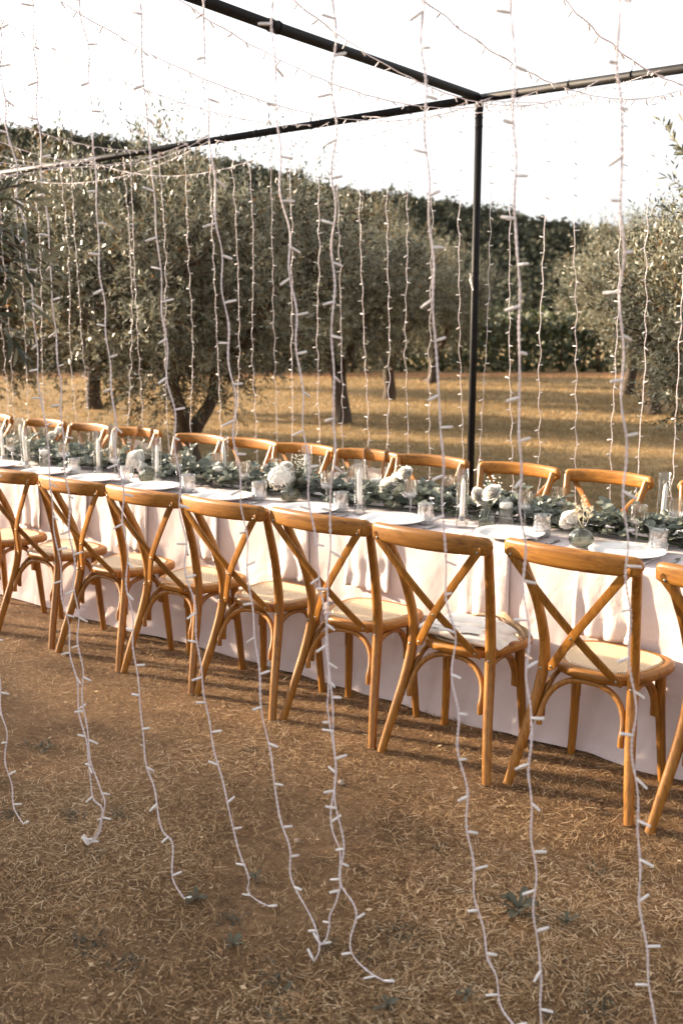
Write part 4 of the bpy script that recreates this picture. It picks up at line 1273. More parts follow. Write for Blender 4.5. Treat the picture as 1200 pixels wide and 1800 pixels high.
def hydrangea_mesh(seed, r=0.055, n=90):
    random.seed(seed); mb = MB(); tints = []
    for k in range(n):
        z = 1 - 1.7 * (k + .5) / n; a = k * 2.39996; q = math.sqrt(max(0, 1 - z * z))
        d = np.array((q * math.cos(a), q * math.sin(a), z)); c = d * r * random.uniform(.9, 1.06)
        t1 = np.cross(d, (0.3, 0.2, 0.9)); t1 /= np.linalg.norm(t1); t2 = np.cross(d, t1)
        for j in range(4):
            b_ = j * math.pi / 2 + k
            ax = t1 * math.cos(b_) + t2 * math.sin(b_); ay = np.cross(d, ax)
            petal_patch(mb, c, (ax, ay, d), 0.0125, 0.0075, 0.25, 0.05, random.uniform(0, 1), tints)
    me = mb.mesh('bloom', M['petal'])
    at = me.attributes.new('tint', 'FLOAT', 'POINT'); at.data.foreach_set('value', tints)
    return me
ROSES = [rose_mesh(3), rose_mesh(8), rose_mesh(15, layers=6)]
HYD = hydrangea_mesh(4)
PEONY = rose_mesh(22, r=0.05, layers=9)
random.seed(77)
def leaf_sprig(mb, p, d, n, L, tints):
    for j in range(n):
        t = (j + .6) / n
        q = np.array(p) + np.array(d) * t
        a = random.uniform(0, 6.28)
        ld = np.array((math.cos(a), math.sin(a), random.uniform(-.1, .5))); ld /= np.linalg.norm(ld)
        sd = np.cross(ld, (0, 0, 1)); sd /= np.linalg.norm(sd)
        n0 = mb.n
        mb.add([q, q + ld * L * .5 + sd * L * .22, q + ld * L, q + ld * L * .5 - sd * L * .22], [(0, 1, 2, 3)])
        tints.extend([random.random()] * (mb.n - n0))
def flower(name, label, cat, me, head, foot, scale=1.0, tilt=(0, 0), leafy=5):
    t = thing(name, label, cat, foot, 0, 'white flowers on the table')
    h = np.array(head) - np.array(foot)
    put('bloom', me, t, tuple(h), (tilt[0], tilt[1], random.uniform(0, 6))).scale = (scale * 1.18,) * 3
    mb = MB(); mb.tube(catmull([(0, 0, 0), h * 0.5 + np.array((0.004, 0.003, 0.01)), h - np.array((0, 0, 0.008))], 0.02), 0.0022, 6); mb.build('stem', M['stem'], t)
    if leafy:
        mb = MB(); tints = []
        leaf_sprig(mb, h * 0.45, h * 0.5, leafy, 0.045, tints)
        me2 = mb.mesh('leaves', M['euca']); at = me2.attributes.new('tint', 'FLOAT', 'POINT'); at.data.foreach_set('value', tints)
        put('leaves', me2, t)['kind'] = 'stuff'
    return t
def spray(name, label, cat, head, foot, mtl, n=34, size=0.0045, spread=0.035):
    """baby's breath: fine stems ending in tiny round buds"""
    t = thing(name, label, cat, foot, 0, 'white flowers on the table')
    h = np.array(head) - np.array(foot)
    sm = MB(); bm = MB(); tints = []
    for k in range(n):
        e = h + np.array((random.gauss(0, spread), random.gauss(0, spread * .7), random.gauss(0, spread * .8)))
        sm.tube([h * 0.35, h * 0.7 + (e - h) * 0.3, e], 0.0006, 4)
        n0 = bm.n
        bm.lathe([(0.0, -size * .8), (size * .8, -size * .2), (size, size * .3), (0.0, size * .8)], 7, tuple(e)); tints.extend([random.random()] * (bm.n - n0))
    sm.tube([(0, 0, 0), h * 0.36], 0.0012, 5)
    sm.build('stems', M['stem'], t)['kind'] = 'stuff'
    me = bm.mesh('buds', mtl); at = me.attributes.new('tint', 'FLOAT', 'POINT'); at.data.foreach_set('value', tints)
    put('buds', me, t)['kind'] = 'stuff'
z0 = TZ + 0.02
flower('white_rose', 'single white rose leaning out of the round ribbed vase', 'rose', ROSES[0], (-1.745, 3.90, 0.842), (-1.652, 3.803, z0), 1.25, (0.9, -0.35), 6)
flower('white_rose', 'left white rose of the pair in the square bottle vase', 'rose', ROSES[1], (-2.238, 3.985, 0.882), (-2.166, 3.928, z0), 1.15, (0.8, -0.6), 4)
flower('white_rose', 'right white rose of the pair in the square bottle vase', 'rose', ROSES[2], (-2.162, 3.975, 0.906), (-2.160, 3.922, z0), 1.2, (0.75, 0.1), 4)
flower('white_rose', 'lowest white rose of the cluster mid table', 'rose', ROSES[0], (-2.782, 4.05, 0.868), (-2.768, 4.056, z0), 1.25, (0.8, -0.2), 4)
flower('white_rose', 'highest white rose of the cluster mid table', 'rose', ROSES[1], (-2.695, 4.06, 0.939), (-2.760, 4.050, z0), 1.05, (0.6, 0.3), 3)
flower('white_rose', 'middle white rose of the cluster mid table', 'rose', ROSES[2], (-2.742, 4.07, 0.905), (-2.763, 4.058, z0), 1.05, (0.7, 0.0), 3)
flower('white_hydrangea', 'big white hydrangea head over the round vase mid table', 'hydrangea', HYD, (-3.385, 3.93, 0.868), (-3.318, 3.912, z0), 1.05, (0.5, -0.2), 4)
flower('white_rose', 'white rose directly above the hydrangea head', 'rose', ROSES[0], (-3.372, 3.955, 0.925), (-3.312, 3.908, z0), 0.95, (0.6, -0.1), 3)
flower('white_peony', 'large white peony lying over the garland at the left', 'peony', PEONY, (-4.585, 3.99, 0.862), (-4.390, 3.892, z0), 1.15, (0.5, -0.8), 3)
flower('white_rose', 'white rose hanging below the large peony', 'rose', ROSES[1], (-4.505, 3.95, 0.824), (-4.382, 3.888, z0), 1.2, (1.2, -0.3), 3)
flower('white_rose', 'lower small white flower in the leftmost vase', 'rose', ROSES[2], (-5.529, 4.09, 0.938), (-5.520, 4.110, z0), 0.85, (0.8, -0.2), 5)
flower('white_rose', 'upper small white flower in the leftmost vase', 'rose', ROSES[0], (-5.465, 4.10, 0.972), (-5.514, 4.106, z0), 0.8, (0.6, 0.3), 4)
spray('gypsophila', 'spray of tiny white blossoms beside the hydrangea head', 'gypsophila', (-3.28, 3.98, 0.945), (-3.310, 3.912, z0), M['petal'], 60, 0.0048, 0.036)
spray('gypsophila', 'sparse white blossom sprig above the rose pair', 'gypsophila', (-2.165, 4.0, 0.966), (-2.158, 3.926, z0), M['petal'], 16, 0.0050, 0.020)
spray('gypsophila', 'fine white blossoms among the mid table rose cluster', 'gypsophila', (-2.74, 4.09, 0.955), (-2.762, 4.060, z0), M['petal'], 14, 0.0045, 0.022)
spray('gypsophila', 'white blossom sprig behind the left peony vase', 'gypsophila', (-4.27, 4.08, 0.885), (-4.380, 3.894, z0), M['petal'], 22, 0.0045, 0.026)
# feathery cream plume by the nearest rose
t = thing('astilbe_plume', 'feathery cream plume rising behind the rose in the ribbed vase', 'astilbe', (-1.646, 3.806, z0), 0, 'white flowers on the table')
mb = MB()
for (tx, ty, tz) in ((-0.045, 0.10, 0.175), (-0.085, 0.11, 0.135), (-0.01, 0.11, 0.13)):
    main = catmull([(0, 0, 0.06), (tx * .5, ty * .5, tz * .6), (tx, ty, tz)], 0.008); mb.tube(main, 0.0009, 4)
    for k in range(len(main) // 2, len(main)):
        for j in range(4):
            a = random.uniform(0, 6.28); l_ = 0.020 * (1 - (k / len(main)) ** 3) + 0.004
            e = main[k] + np.array((math.cos(a) * l_, math.sin(a) * l_, l_ * .8))
            mb.tube([main[k], e], [0.0014, 0.0008], 4)
mb.build('plume', M['astilbe'], t)['kind'] = 'stuff'
# upright eucalyptus spike at the far left
t = thing('eucalyptus_sprig', 'upright blue-green eucalyptus sprig standing at the left end of the table', 'eucalyptus', (-5.72, 4.15, TZ + 0.01))
mb = MB(); mb.tube([(0, 0, 0), (0.003, 0, 0.11), (0, 0, 0.225)], [0.002, 0.0016, 0.001], 5); mb.build('stem', M['stem'], t)
for k in range(30):
    a = k * 1.57 + 0.3 * (k // 2); z = 0.03 + 0.19 * k / 30; s_ = 0.030 * (1 - 0.4 * k / 30)
    o = put('leaf', EL[k % 4][0], t, (0, 0, z), (random.uniform(-.3, .3), -0.5, a)); o.scale = (s_,) * 3

# ================================================================== TOTE BAGS
# folded bag lying on the third near chair's seat
bx_, by_, bz_ = -1.869, 3.252, 0.468
t = thing('tote_bag', 'folded white canvas tote bag with a printed date lying on the cane seat', 'tote bag', (bx_, by_, bz_), math.radians(-3))
def bag_pt(u, a):
    """u: -1..1 along x; a: angle round the flattened section"""
    k = 1 - 0.10 * abs(u) ** 4
    ry, rz = 0.100 * k, 0.025 * (1 - 0.30 * abs(u) ** 5)
    c, s_ = math.cos(a), math.sin(a)
    y = math.copysign(abs(c) ** 0.85, c) * ry; z = rz + math.copysign(abs(s_) ** 0.80, s_) * rz
    wr = 0.0030 * noise.noise(Vector((u * 2.4, y * 9, 0.5))) + 0.0012 * noise.noise(Vector((u * 6, y * 22, 2)))
    z += (0.010 * (1 - u * u) * (z / 0.07)) + 0.006 * (u < 0) * -u * (z / 0.07)
    return np.array((u * 0.172, y, max(0.0, z + wr)))
G = []
us_ = np.linspace(-1, 1, 34)
for u in us_:
    G.append([bag_pt(u, a) for a in np.linspace(0, 2 * math.pi, 41)])
mb = MB(); mb.grid(G)
for u in (-1, 1):
    ring = [bag_pt(u, a) for a in np.linspace(0, 2 * math.pi, 40, endpoint=False)]
    cen = np.mean(ring, axis=0) + np.array((u * 0.010, 0, 0))
    fan = [(0, 1 + k, 1 + (k + 1) % 40) for k in range(40)]
    mb.add([cen] + ring, fan if u < 0 else [f[::-1] for f in fan])
body = mb.build('folded_body', M['canvas'], t)
md = body.modifiers.new('sub', 'SUBSURF'); md.levels = 1; md.render_levels = 1
# upper folded panel, lying askew on the bag
G = []
for i in range(18):
    a = i / 17; row = []
    for j in range(14):
        b_ = j / 13
        x = -0.150 + 0.315 * a + 0.018 * b_; y = -0.020 + 0.110 * b_ + 0.012 * a
        z = 0.056 + 0.014 * (1 - (2 * a - 1) ** 4) + 0.006 * noise.noise(Vector((a * 4, b_ * 3, 5))) - 0.020 * (2 * b_ - 1) ** 4 - 0.02 * (2 * a - 1) ** 6
        row.append((x, y, z))
    G.append(row)
mb = MB(); mb.grid(G); o = mb.build('top_fold', M['canvas'], t)
md = o.modifiers.new('s', 'SOLIDIFY'); md.thickness = 0.005; md.offset = 0
# loose crumpled fold at the right end
G = []
for i in range(16):
    u = i / 15; row = []
    for j in range(14):
        v = j / 13
        x = 0.120 + 0.075 * v + 0.008 * math.sin(u * 7); y = -0.080 + 0.150 * u
        z = 0.058 * (1 - v) ** 0.8 + 0.010 + 0.013 * abs(math.sin(u * 6.5 + v * 3)) * (0.4 + v) + 0.006 * noise.noise(Vector((u * 6, v * 6, 1)))
        row.append((x, y, max(0.003, z * (1 - 0.55 * v))))
    G.append(row)
mb = MB(); mb.grid(G); o = mb.build('loose_fold', M['canvas'], t)
md = o.modifiers.new('s', 'SOLIDIFY'); md.thickness = 0.003
md = o.modifiers.new('sub', 'SUBSURF'); md.levels = 1; md.render_levels = 1
# tan straps tumbling behind the bag
def ribbon(mb, pts, w, up=(0, 0, 1), tw=0.0):
    p = catmull(pts, 0.012); n = len(p)
    mb.sweep(p, rrect(w, 0.0022, 0.0008, 2), up=up, roll=list(np.linspace(0, tw, n)))
mb = MB(); ribbon(mb, [(-0.04, 0.06, 0.062), (0.0, 0.105, 0.066), (0.045, 0.125, 0.060), (0.09, 0.12, 0.082), (0.14, 0.105, 0.060), (0.195, 0.115, 0.035), (0.235, 0.09, 0.020)], 0.026, tw=1.2); mb.build('strap', M['strap'], t)
mb = MB(); ribbon(mb, [(-0.02, 0.07, 0.060), (0.03, 0.095, 0.085), (0.085, 0.11, 0.066), (0.12, 0.095, 0.058), (0.17, 0.10, 0.046), (0.22, 0.075, 0.022)], 0.026, tw=-1.6); mb.build('strap', M['strap'], t)
mb = MB(); ribbon(mb, [(-0.075, 0.16, 0.006), (-0.078, 0.215, -0.004), (-0.078, 0.222, -0.05), (-0.074, 0.224, -0.105)], 0.020, up=(0, 1, 0)); mb.build('strap', M['strap'], t)
# print: date and sprigs, following the bag's front
def on_bag(tx, ty):
    """tx along x (m), ty up the front (m) -> point and normal"""
    u = tx / 0.172; a = math.pi * 1.0 - ty / 0.075
    p = bag_pt(u, a); q1 = bag_pt(u + .02, a); q2 = bag_pt(u, a - .02)
    n_ = np.cross(q1 - p, q2 - p); n_ /= np.linalg.norm(n_) + 1e-9
    if n_[2] - n_[1] < 0: n_ = -n_
    return p + n_ * 0.0028
cu = bpy.data.curves.new('date_text', 'FONT'); cu.body = '13.08.2'; cu.size = 0.021; cu.shear = 0.25; cu.space_character = 0.86
tmp = bpy.data.objects.new('date_text_source', cu); COL.objects.link(tmp)
bpy.context.view_layer.update()
me = bpy.data.meshes.new_from_object(tmp.evaluated_get(bpy.context.evaluated_depsgraph_get()))
bpy.data.objects.remove(tmp); bpy.data.curves.remove(cu)
for v in me.vertices:
    v.co = Vector(on_bag(-0.100 + v.co.x * 0.72, 0.018 + v.co.y))
me.materials.clear(); me.materials.append(M['ink']); me.name = 'date_text'
put('date_text', me, t)
mb = MB()
def stroke(pts, r=0.0008):
    mb.tube([on_bag(*p) - np.array((0, 0, 0.0005)) for p in pts], r, 4)
stroke([(-0.13 + 0.012 * k, 0.052 + 0.0006 * k + 0.003 * math.sin(k)) for k in range(10)], 0.0006)
stroke([(-0.10 + 0.014 * k, 0.085 + 0.004 * math.sin(k * .7)) for k in range(9)], 0.0006)
stroke([(0.0 + 0.012 * k, 0.030 + 0.0035 * k) for k in range(9)], 0.0008)
for k in range(3, 9):
    x, y = 0.0 + 0.012 * k, 0.030 + 0.0035 * k
    for s_ in (-1, 1): stroke([(x, y), (x + 0.005, y + s_ * 0.005), (x + 0.011, y + s_ * 0.006)], 0.0013)
mb.build('printed_sprig', M['ink'], t)['kind'] = 'stuff'

# bag hung on a far chair's rail
def hung_bag(cx_, cy_, rot, label, straps, panel=True):
    t = thing('tote_bag', label, 'tote bag', (cx_, cy_, GZ + 0.028), rot)
    # local: x along rail, +y away from the table; the rail runs at y = 0.13..0.19
    if panel:
        G = []
        for i in range(21):
            a = i / 20 - .5; row = []
            for k in range(22):
                s_ = k / 21
                row.append((a * 0.34 * (1 - 0.05 * s_), 0.330 + 0.02 * math.sin(a * 6) * s_ - 0.03 * (2 * a) ** 2 * (1 - s_) + 0.006 * noise.noise(Vector((a * 5, s_ * 4, 3))), 0.80 - 0.36 * s_ - 0.012 * math.cos(a * 9) * (1 - s_)))
            G.append(row)
        mb = MB(); mb.grid(G); o = mb.build('body', M['canvas'], t)
        md = o.modifiers.new('s', 'SOLIDIFY'); md.thickness = 0.012; md.offset = 1
        mb = MB()
        def fs(pts, r=0.0016): mb.tube([(x, 0.314 - 0.03 * (2 * x / .34) ** 2 * (1 - (0.80 - z) / .36), z) for x, z in pts], r, 4)
        for (x0, z0_, x1, z1) in ((-0.02, 0.66, -0.075, 0.78), (-0.03, 0.64, -0.105, 0.73), (-0.04, 0.65, -0.06, 0.77), (-0.045, 0.62, -0.125, 0.68), (0.06, 0.62, 0.01, 0.72), (0.07, 0.60, 0.03, 0.70), (0.05, 0.57, -0.02, 0.62)):
            fs([(x0 + (x1 - x0) * u, z0_ + (z1 - z0_) * u + 0.01 * math.sin(u * 3)) for u in np.linspace(0, 1, 6)])
        mb.build('printed_twigs', M['ink'], t)['kind'] = 'stuff'
    for (xa, xb, drop) in straps:
        mb = MB()
        yc = -rail_y(xa); zt = 0.9175
        ribbon(mb, [(xb, yc - 0.035, 0.80 - drop), (xa * .6 + xb * .4, yc - 0.030, 0.835), (xa, yc - 0.022, 0.870), (xa, yc - 0.0205, 0.900), (xa, yc - 0.010, 0.9165), (xa, yc + 0.010, 0.9165), (xa, yc + 0.0210, 0.900), (xa, yc + 0.024, 0.86), (xa, yc + 0.032, 0.79)], 0.028, up=(1, 0, 0), tw=0.0)
        # lay the band flat on the rail
        mb.build('strap', M['strap'], t)
    return t
def fix_ribbon(): pass
hung_bag(-3.605, 4.76, math.radians(-1), 'white tote bag with dark twig print hung by tan straps on a far chair', [(-0.045, -0.045, 0.0), (0.125, 0.10, 0.13)])
hung_bag(-5.77, 4.81, math.radians(3), 'tote bag hung on a far chair by one slanting tan strap', [(-0.02, -0.115, 0.16), (0.135, 0.12, 0.05)])

# ================================================================== FAIRY LIGHTS
bmb = MB(); bmb.lathe([(0.0, 0.0), (0.0026, 0.0), (0.0030, 0.004), (0.0036, 0.010), (0.0038, 0.022), (0.0034, 0.0225), (0.0034, 0.033), (0.0026, 0.0345), (0.0, 0.035)], 10)
BULB = bmb.mesh('bulb', M['bulb'], True)
def light_string(label, group, pts, near, spacing=0.10, seed=0, wob=0.004, rest=False):
    rd = random.Random(seed)
    pts = np.asarray(pts, float)
    root = thing('fairy_light_string', label, 'fairy lights', tuple(pts[-1]), 0, group)
    p = catmull(pts, 0.012 if near else 0.03)
    n = len(p)
    seglen = np.concatenate([[0], np.cumsum(np.linalg.norm(np.diff(p, axis=0), axis=1))])
    jx = np.array([[noise.noise(Vector((s * 9, seed * 3.1, 0))), noise.noise(Vector((s * 9, seed * 3.1, 9))), 0] for s in seglen]) * wob
    # little kinks where the bulbs sit
    jx += np.array([[math.sin(s / spacing * math.pi + seed), math.cos(s / spacing * math.pi * 1.1 + seed * 2), 0] for s in seglen]) * wob * 0.55
    fade = np.clip(np.minimum(seglen, seglen[-1] - seglen) * 8, 0, 1)[:, None]
    p = p + jx * fade
    p[:, 2] = np.maximum(p[:, 2], 0.012 + gz(p[:, 1]))
    loc = p - pts[-1]
    T = np.gradient(loc, axis=0); T /= np.linalg.norm(T, axis=1)[:, None] + 1e-9
    A = np.cross(T, (0.31, 0.17, 0.0) if abs(T[0][2]) > .6 else (0, 0, 1.0)); A /= np.linalg.norm(A, axis=1)[:, None] + 1e-9
    B = np.cross(T, A)
    mb = MB()
    if near:
        ph = seglen / 0.024 * 2 * math.pi
        q = A * np.cos(ph)[:, None] + B * np.sin(ph)[:, None]
        for s_ in (-1, 1):
            mb.tube(loc + q * 0.0020 * s_, 0.0016, 5)
        mb.build('wire', M['wire'], root)['kind'] = 'stuff'
    else:
        mb.tube(loc, 0.0020, 5)
        mb.build('wire', M['wire'], root)
    L = seglen[-1]
    s = rd.uniform(0.02, 0.08)
    sgn = 1
    while s < L:
        i = int(np.searchsorted(seglen, s)); i = min(i, n - 1)
        sgn = -sgn if rd.random() < 0.7 else sgn
        a = rd.uniform(-0.9, 0.9)
        side = RT * math.cos(a) * sgn + FW * math.sin(a)
        d = Vector((side[0], side[1], rd.uniform(-0.75, 0.35)))
        if rest: d = Vector((side[0] * .6, side[1] * .6, -rd.uniform(0.2, 1.2)))
        if p[i][2] < 0.05: d.z = abs(d.z) * 0.3
        d.normalize()
        o = put('bulb', BULB, root, tuple(loc[i])); o.scale = (rd.uniform(.8, 1.0),) * 2 + (rd.uniform(.7, 1.0),)
        o.rotation_euler = d.to_track_quat('Z', 'Y').to_euler()
        s += spacing * rd.uniform(0.8, 1.2)
    if near and pts[-1][2] < 0.05:                                   # last bulb at the end of the wire
        o = put('bulb', BULB, root, (0, 0, 0.004)); e = Vector(tuple(loc[-1] - loc[-4])); e.z = 0.02; o.rotation_euler = e.to_track_quat('Z', 'Y').to_euler()
    return root
NEAR = {
  'Z' : [(-2.836, 1.9, 3.09), (-2.786, 1.819, 1.072), (-2.809, 1.819, 0.689), (-2.813, 1.819, 0.472), (-2.795, 1.819, 0.336), (-2.802, 1.819, 0.212), (-2.784, 1.819, 0.135), (-2.773, 1.819, 0.056), (-2.726, 1.819, 0.008)] ,
  'A' : [(-2.723, 1.9, 3.09), (-2.716, 1.9, 2.601), (-2.706, 1.895, 2.314), (-2.681, 1.893, 2.19), (-2.622, 1.888, 1.849), (-2.59, 1.882, 1.44), (-2.568, 1.88, 1.341), (-2.553, 1.877, 1.105), (-2.53, 1.874, 0.934), (-2.499, 1.871, 0.703), (-2.48, 1.869, 0.595), (-2.455, 1.867, 0.444), (-2.418, 1.865, 0.302), (-2.419, 1.864, 0.186), (-2.359, 1.863, 0.166), (-2.373, 1.862, 0.104), (-2.443, 1.861, 0.008)] ,
  'B' : [(-2.564, 1.9, 3.09), (-2.557, 1.9, 2.572), (-2.545, 1.895, 2.192), (-2.519, 1.891, 1.878), (-2.5, 1.886, 1.444), (-2.489, 1.884, 1.243), (-2.48, 1.882, 1.085), (-2.467, 1.88, 0.899), (-2.456, 1.878, 0.689), (-2.443, 1.875, 0.445), (-2.417, 1.874, 0.319), (-2.389, 1.873, 0.221), (-2.358, 1.872, 0.172), (-2.391, 1.871, 0.075), (-2.449, 1.871, 0.008)] ,
  'C' : [(-2.366, 1.9, 3.09), (-2.339, 1.9, 2.533), (-2.306, 1.893, 2.264), (-2.29, 1.883, 1.898), (-2.267, 1.876, 1.647), (-2.239, 1.87, 1.4), (-2.216, 1.865, 1.205), (-2.194, 1.858, 0.963), (-2.177, 1.854, 0.762), (-2.161, 1.85, 0.632), (-2.142, 1.848, 0.528), (-2.128, 1.844, 0.39), (-2.098, 1.842, 0.31), (-2.064, 1.839, 0.195), (-2.023, 1.838, 0.164), (-2.018, 1.836, 0.057), (-1.971, 1.834, 0.008)] ,
  'D' : [(-2.11, 1.9, 3.09), (-2.105, 1.9, 2.491), (-2.098, 1.908, 2.168), (-2.081, 1.913, 1.949), (-2.07, 1.92, 1.648), (-2.052, 1.926, 1.342), (-2.037, 1.93, 1.187), (-2.033, 1.933, 1.025), (-2.013, 1.936, 0.904), (-1.997, 1.938, 0.783), (-1.969, 1.943, 0.54), (-1.938, 1.945, 0.433), (-1.9, 1.948, 0.292), (-1.871, 1.951, 0.165), (-1.825, 1.952, 0.081), (-1.828, 1.953, 0.025), (-1.751, 1.954, 0.008)] ,
  'E' : [(-1.892, 1.9, 3.09), (-1.874, 1.9, 2.449), (-1.847, 1.889, 2.07), (-1.817, 1.883, 1.847), (-1.794, 1.878, 1.649), (-1.765, 1.871, 1.367), (-1.745, 1.867, 1.228), (-1.731, 1.864, 1.095), (-1.711, 1.86, 0.931), (-1.687, 1.856, 0.784), (-1.67, 1.853, 0.659), (-1.644, 1.85, 0.532), (-1.609, 1.846, 0.382), (-1.579, 1.844, 0.303), (-1.568, 1.842, 0.217), (-1.513, 1.84, 0.149), (-1.469, 1.838, 0.068), (-1.488, 1.836, 0.008)] ,
  'F' : [(-1.67, 1.9, 3.09), (-1.652, 1.9, 2.409), (-1.631, 1.901, 2.084), (-1.602, 1.901, 1.812), (-1.578, 1.901, 1.58), (-1.559, 1.902, 1.393), (-1.545, 1.902, 1.259), (-1.533, 1.902, 1.159), (-1.516, 1.902, 1.034), (-1.496, 1.903, 0.948), (-1.493, 1.903, 0.865), (-1.488, 1.903, 0.749), (-1.492, 1.903, 0.687), (-1.467, 1.903, 0.538), (-1.482, 1.903, 0.374), (-1.456, 1.904, 0.302), (-1.447, 1.904, 0.221), (-1.464, 1.904, 0.176), (-1.489, 1.904, 0.114), (-1.487, 1.904, 0.076), (-1.497, 1.904, 0.038), (-1.52, 1.904, 0.008)] ,
  'G' : [(-1.475, 1.9, 3.09), (-1.47, 1.9, 2.376), (-1.465, 1.897, 2.066), (-1.465, 1.895, 1.806), (-1.465, 1.892, 1.379), (-1.473, 1.89, 1.194), (-1.478, 1.889, 1.067), (-1.478, 1.889, 0.965), (-1.487, 1.888, 0.87), (-1.472, 1.887, 0.773), (-1.457, 1.886, 0.67), (-1.46, 1.886, 0.546), (-1.439, 1.885, 0.396), (-1.43, 1.884, 0.32), (-1.433, 1.883, 0.235), (-1.401, 1.883, 0.186), (-1.388, 1.883, 0.15), (-1.397, 1.882, 0.066), (-1.382, 1.882, 0.031), (-1.339, 1.882, 0.013), (-1.295, 1.882, 0.008)] ,
  'H' : [(-1.247, 1.9, 3.09), (-1.232, 1.9, 2.333), (-1.218, 1.905, 2.042), (-1.207, 1.908, 1.864), (-1.193, 1.911, 1.65), (-1.175, 1.915, 1.404), (-1.169, 1.917, 1.294), (-1.163, 1.918, 1.18), (-1.154, 1.92, 1.062), (-1.139, 1.922, 0.959), (-1.134, 1.924, 0.824), (-1.121, 1.925, 0.738), (-1.109, 1.926, 0.63), (-1.097, 1.927, 0.561), (-1.08, 1.929, 0.419), (-1.057, 1.931, 0.278), (-1.031, 1.933, 0.174), (-0.999, 1.933, 0.126), (-0.994, 1.934, 0.051), (-0.95, 1.935, 0.008)] ,
  'I' : [(-1.038, 1.9, 3.09), (-1.02, 1.9, 2.295), (-1.004, 1.9, 2.019), (-0.996, 1.9, 1.852), (-0.984, 1.901, 1.709), (-0.974, 1.901, 1.419), (-0.96, 1.901, 1.267), (-0.947, 1.901, 1.094), (-0.936, 1.901, 0.961), (-0.927, 1.901, 0.825), (-0.919, 1.902, 0.747), (-0.924, 1.902, 0.658), (-0.905, 1.902, 0.506), (-0.896, 1.902, 0.369), (-0.884, 1.902, 0.252), (-0.871, 1.902, 0.163), (-0.87, 1.902, 0.075), (-0.856, 1.902, 0.008)] ,
  'J' : [(-0.815, 1.9, 3.09), (-0.8, 1.9, 2.255), (-0.792, 1.918, 2.077), (-0.786, 1.942, 1.816), (-0.783, 1.957, 1.651), (-0.772, 1.976, 1.426), (-0.768, 1.988, 1.276), (-0.76, 1.998, 1.147), (-0.753, 2.008, 1.014), (-0.742, 2.019, 0.878), (-0.733, 2.031, 0.704), (-0.722, 2.039, 0.596), (-0.716, 2.045, 0.52), (-0.708, 2.056, 0.348), (-0.691, 2.065, 0.229), (-0.675, 2.071, 0.137), (-0.666, 2.076, 0.064), (-0.653, 2.08, 0.008)] ,
}
NLAB = {'Z': 'near fairy light string whose end shows at the bottom of the left edge', 'A': 'leftmost near fairy light string, tangled at its end with the next one',
        'B': 'second near fairy light string from the left, tangled with the leftmost', 'C': 'near fairy light string ending on the dirt below the third left chair',
        'D': 'near fairy light string ending in two bulbs left of the picture centre', 'E': 'near fairy light string meeting the centre pair at its lower end',
        'F': 'slanting string of the centre pair of near fairy lights', 'G': 'straight string of the centre pair of near fairy lights',
        'H': 'near fairy light string crossing the chair with the folded tote bag', 'I': 'near fairy light string crossing the left post of the nearest whole chair',
        'J': 'near fairy light string at the right, crossing the nearest whole chair rail'}
for i, (k, pts) in enumerate(NEAR.items()):
    light_string(NLAB[k], 'near fairy light curtain', pts, True, 0.098, seed=i + 1, wob=0.0065)
FARX = [-8.82, -8.68, -8.41, -8.14, -7.71, -7.56, -6.9, -6.76, -6.42, -6.14, -5.84, -5.61, -5.43, -5.23, -5.05, -4.78, -4.58, -4.36, -4.13, -3.97, -3.76, -3.53, -3.35, -3.15, -2.92, -2.7, -2.43, -2.25, -2.04, -1.82, -1.6]
nl_ = [x for x in FARX if x < -3.44]; nr_ = [x for x in FARX if x > -3.44]
for i, x in enumerate(FARX):
    if x < -3.44: lab = 'thin fairy light string on the far beam, %s left of the pole' % ORD[len(nl_) - 1 - nl_.index(x)]
    else: lab = 'thin fairy light string on the far beam, %s right of the pole' % ORD[nr_.index(x)]
    rd = random.Random(900 + i)
    dx = rd.uniform(-0.02, 0.05)
    pts = [(x - dx, 6.0 - 0.03, 3.075), (x - dx * .6, 5.985 + rd.uniform(-.03, .03), 2.3), (x, 5.98 + rd.uniform(-.04, .04), 1.5), (x + dx * .7, 5.98 + rd.uniform(-.05, .05), 0.75), (x + dx + rd.uniform(-.03, .03), 5.98 + rd.uniform(-.06, .06), GZ + 0.03)]
    light_string(lab, 'far fairy light curtain', pts, False, 0.105, seed=100 + i, wob=0.009)
ROOF = [(-1.06, -1.12, 0.47), (-1.513, -1.531, 0.481), (-1.981, -1.84, 0.477), (-2.374, -2.61, 0.416), (-2.867, -2.989, 0.368), (-3.339, -3.33, 0.393), (-3.765, -4.818, 0.196),
        (-4.337, -6.095, 0.112), (-4.55, -6.6, 0.20), (-4.594, -5.991, 0.425), (-4.792, -7.186, 0.306), (-5.609, -6.11, 0.40), (-6.4, -7.4, 0.36), (-7.3, -8.2, 0.42)]
for i, (xa, xb, sag) in enumerate(ROOF):
    tt = np.linspace(0, 1, 13)
    pts = [(xa + (xb - xa) * t, 1.92 + 4.05 * t, 3.10 - 4 * sag * t * (1 - t)) for t in tt]
    light_string('fairy light string sagging overhead across the frame, %s from the right' % ORD[i], 'overhead fairy light strings', pts, True, 0.105, seed=200 + i, wob=0.006, rest=True)
HEAD = [(-0.4, -3.40, 0.14), (-3.48, -5.75, 0.13), (-5.80, -8.6, 0.19), (-4.6, -7.3, 0.24), (-2.2, -4.3, 0.09)]
HL = ['right of the pole', 'just left of the pole', 'at the left end of the beam', 'drooping lowest at the left', 'crossing the top of the pole']
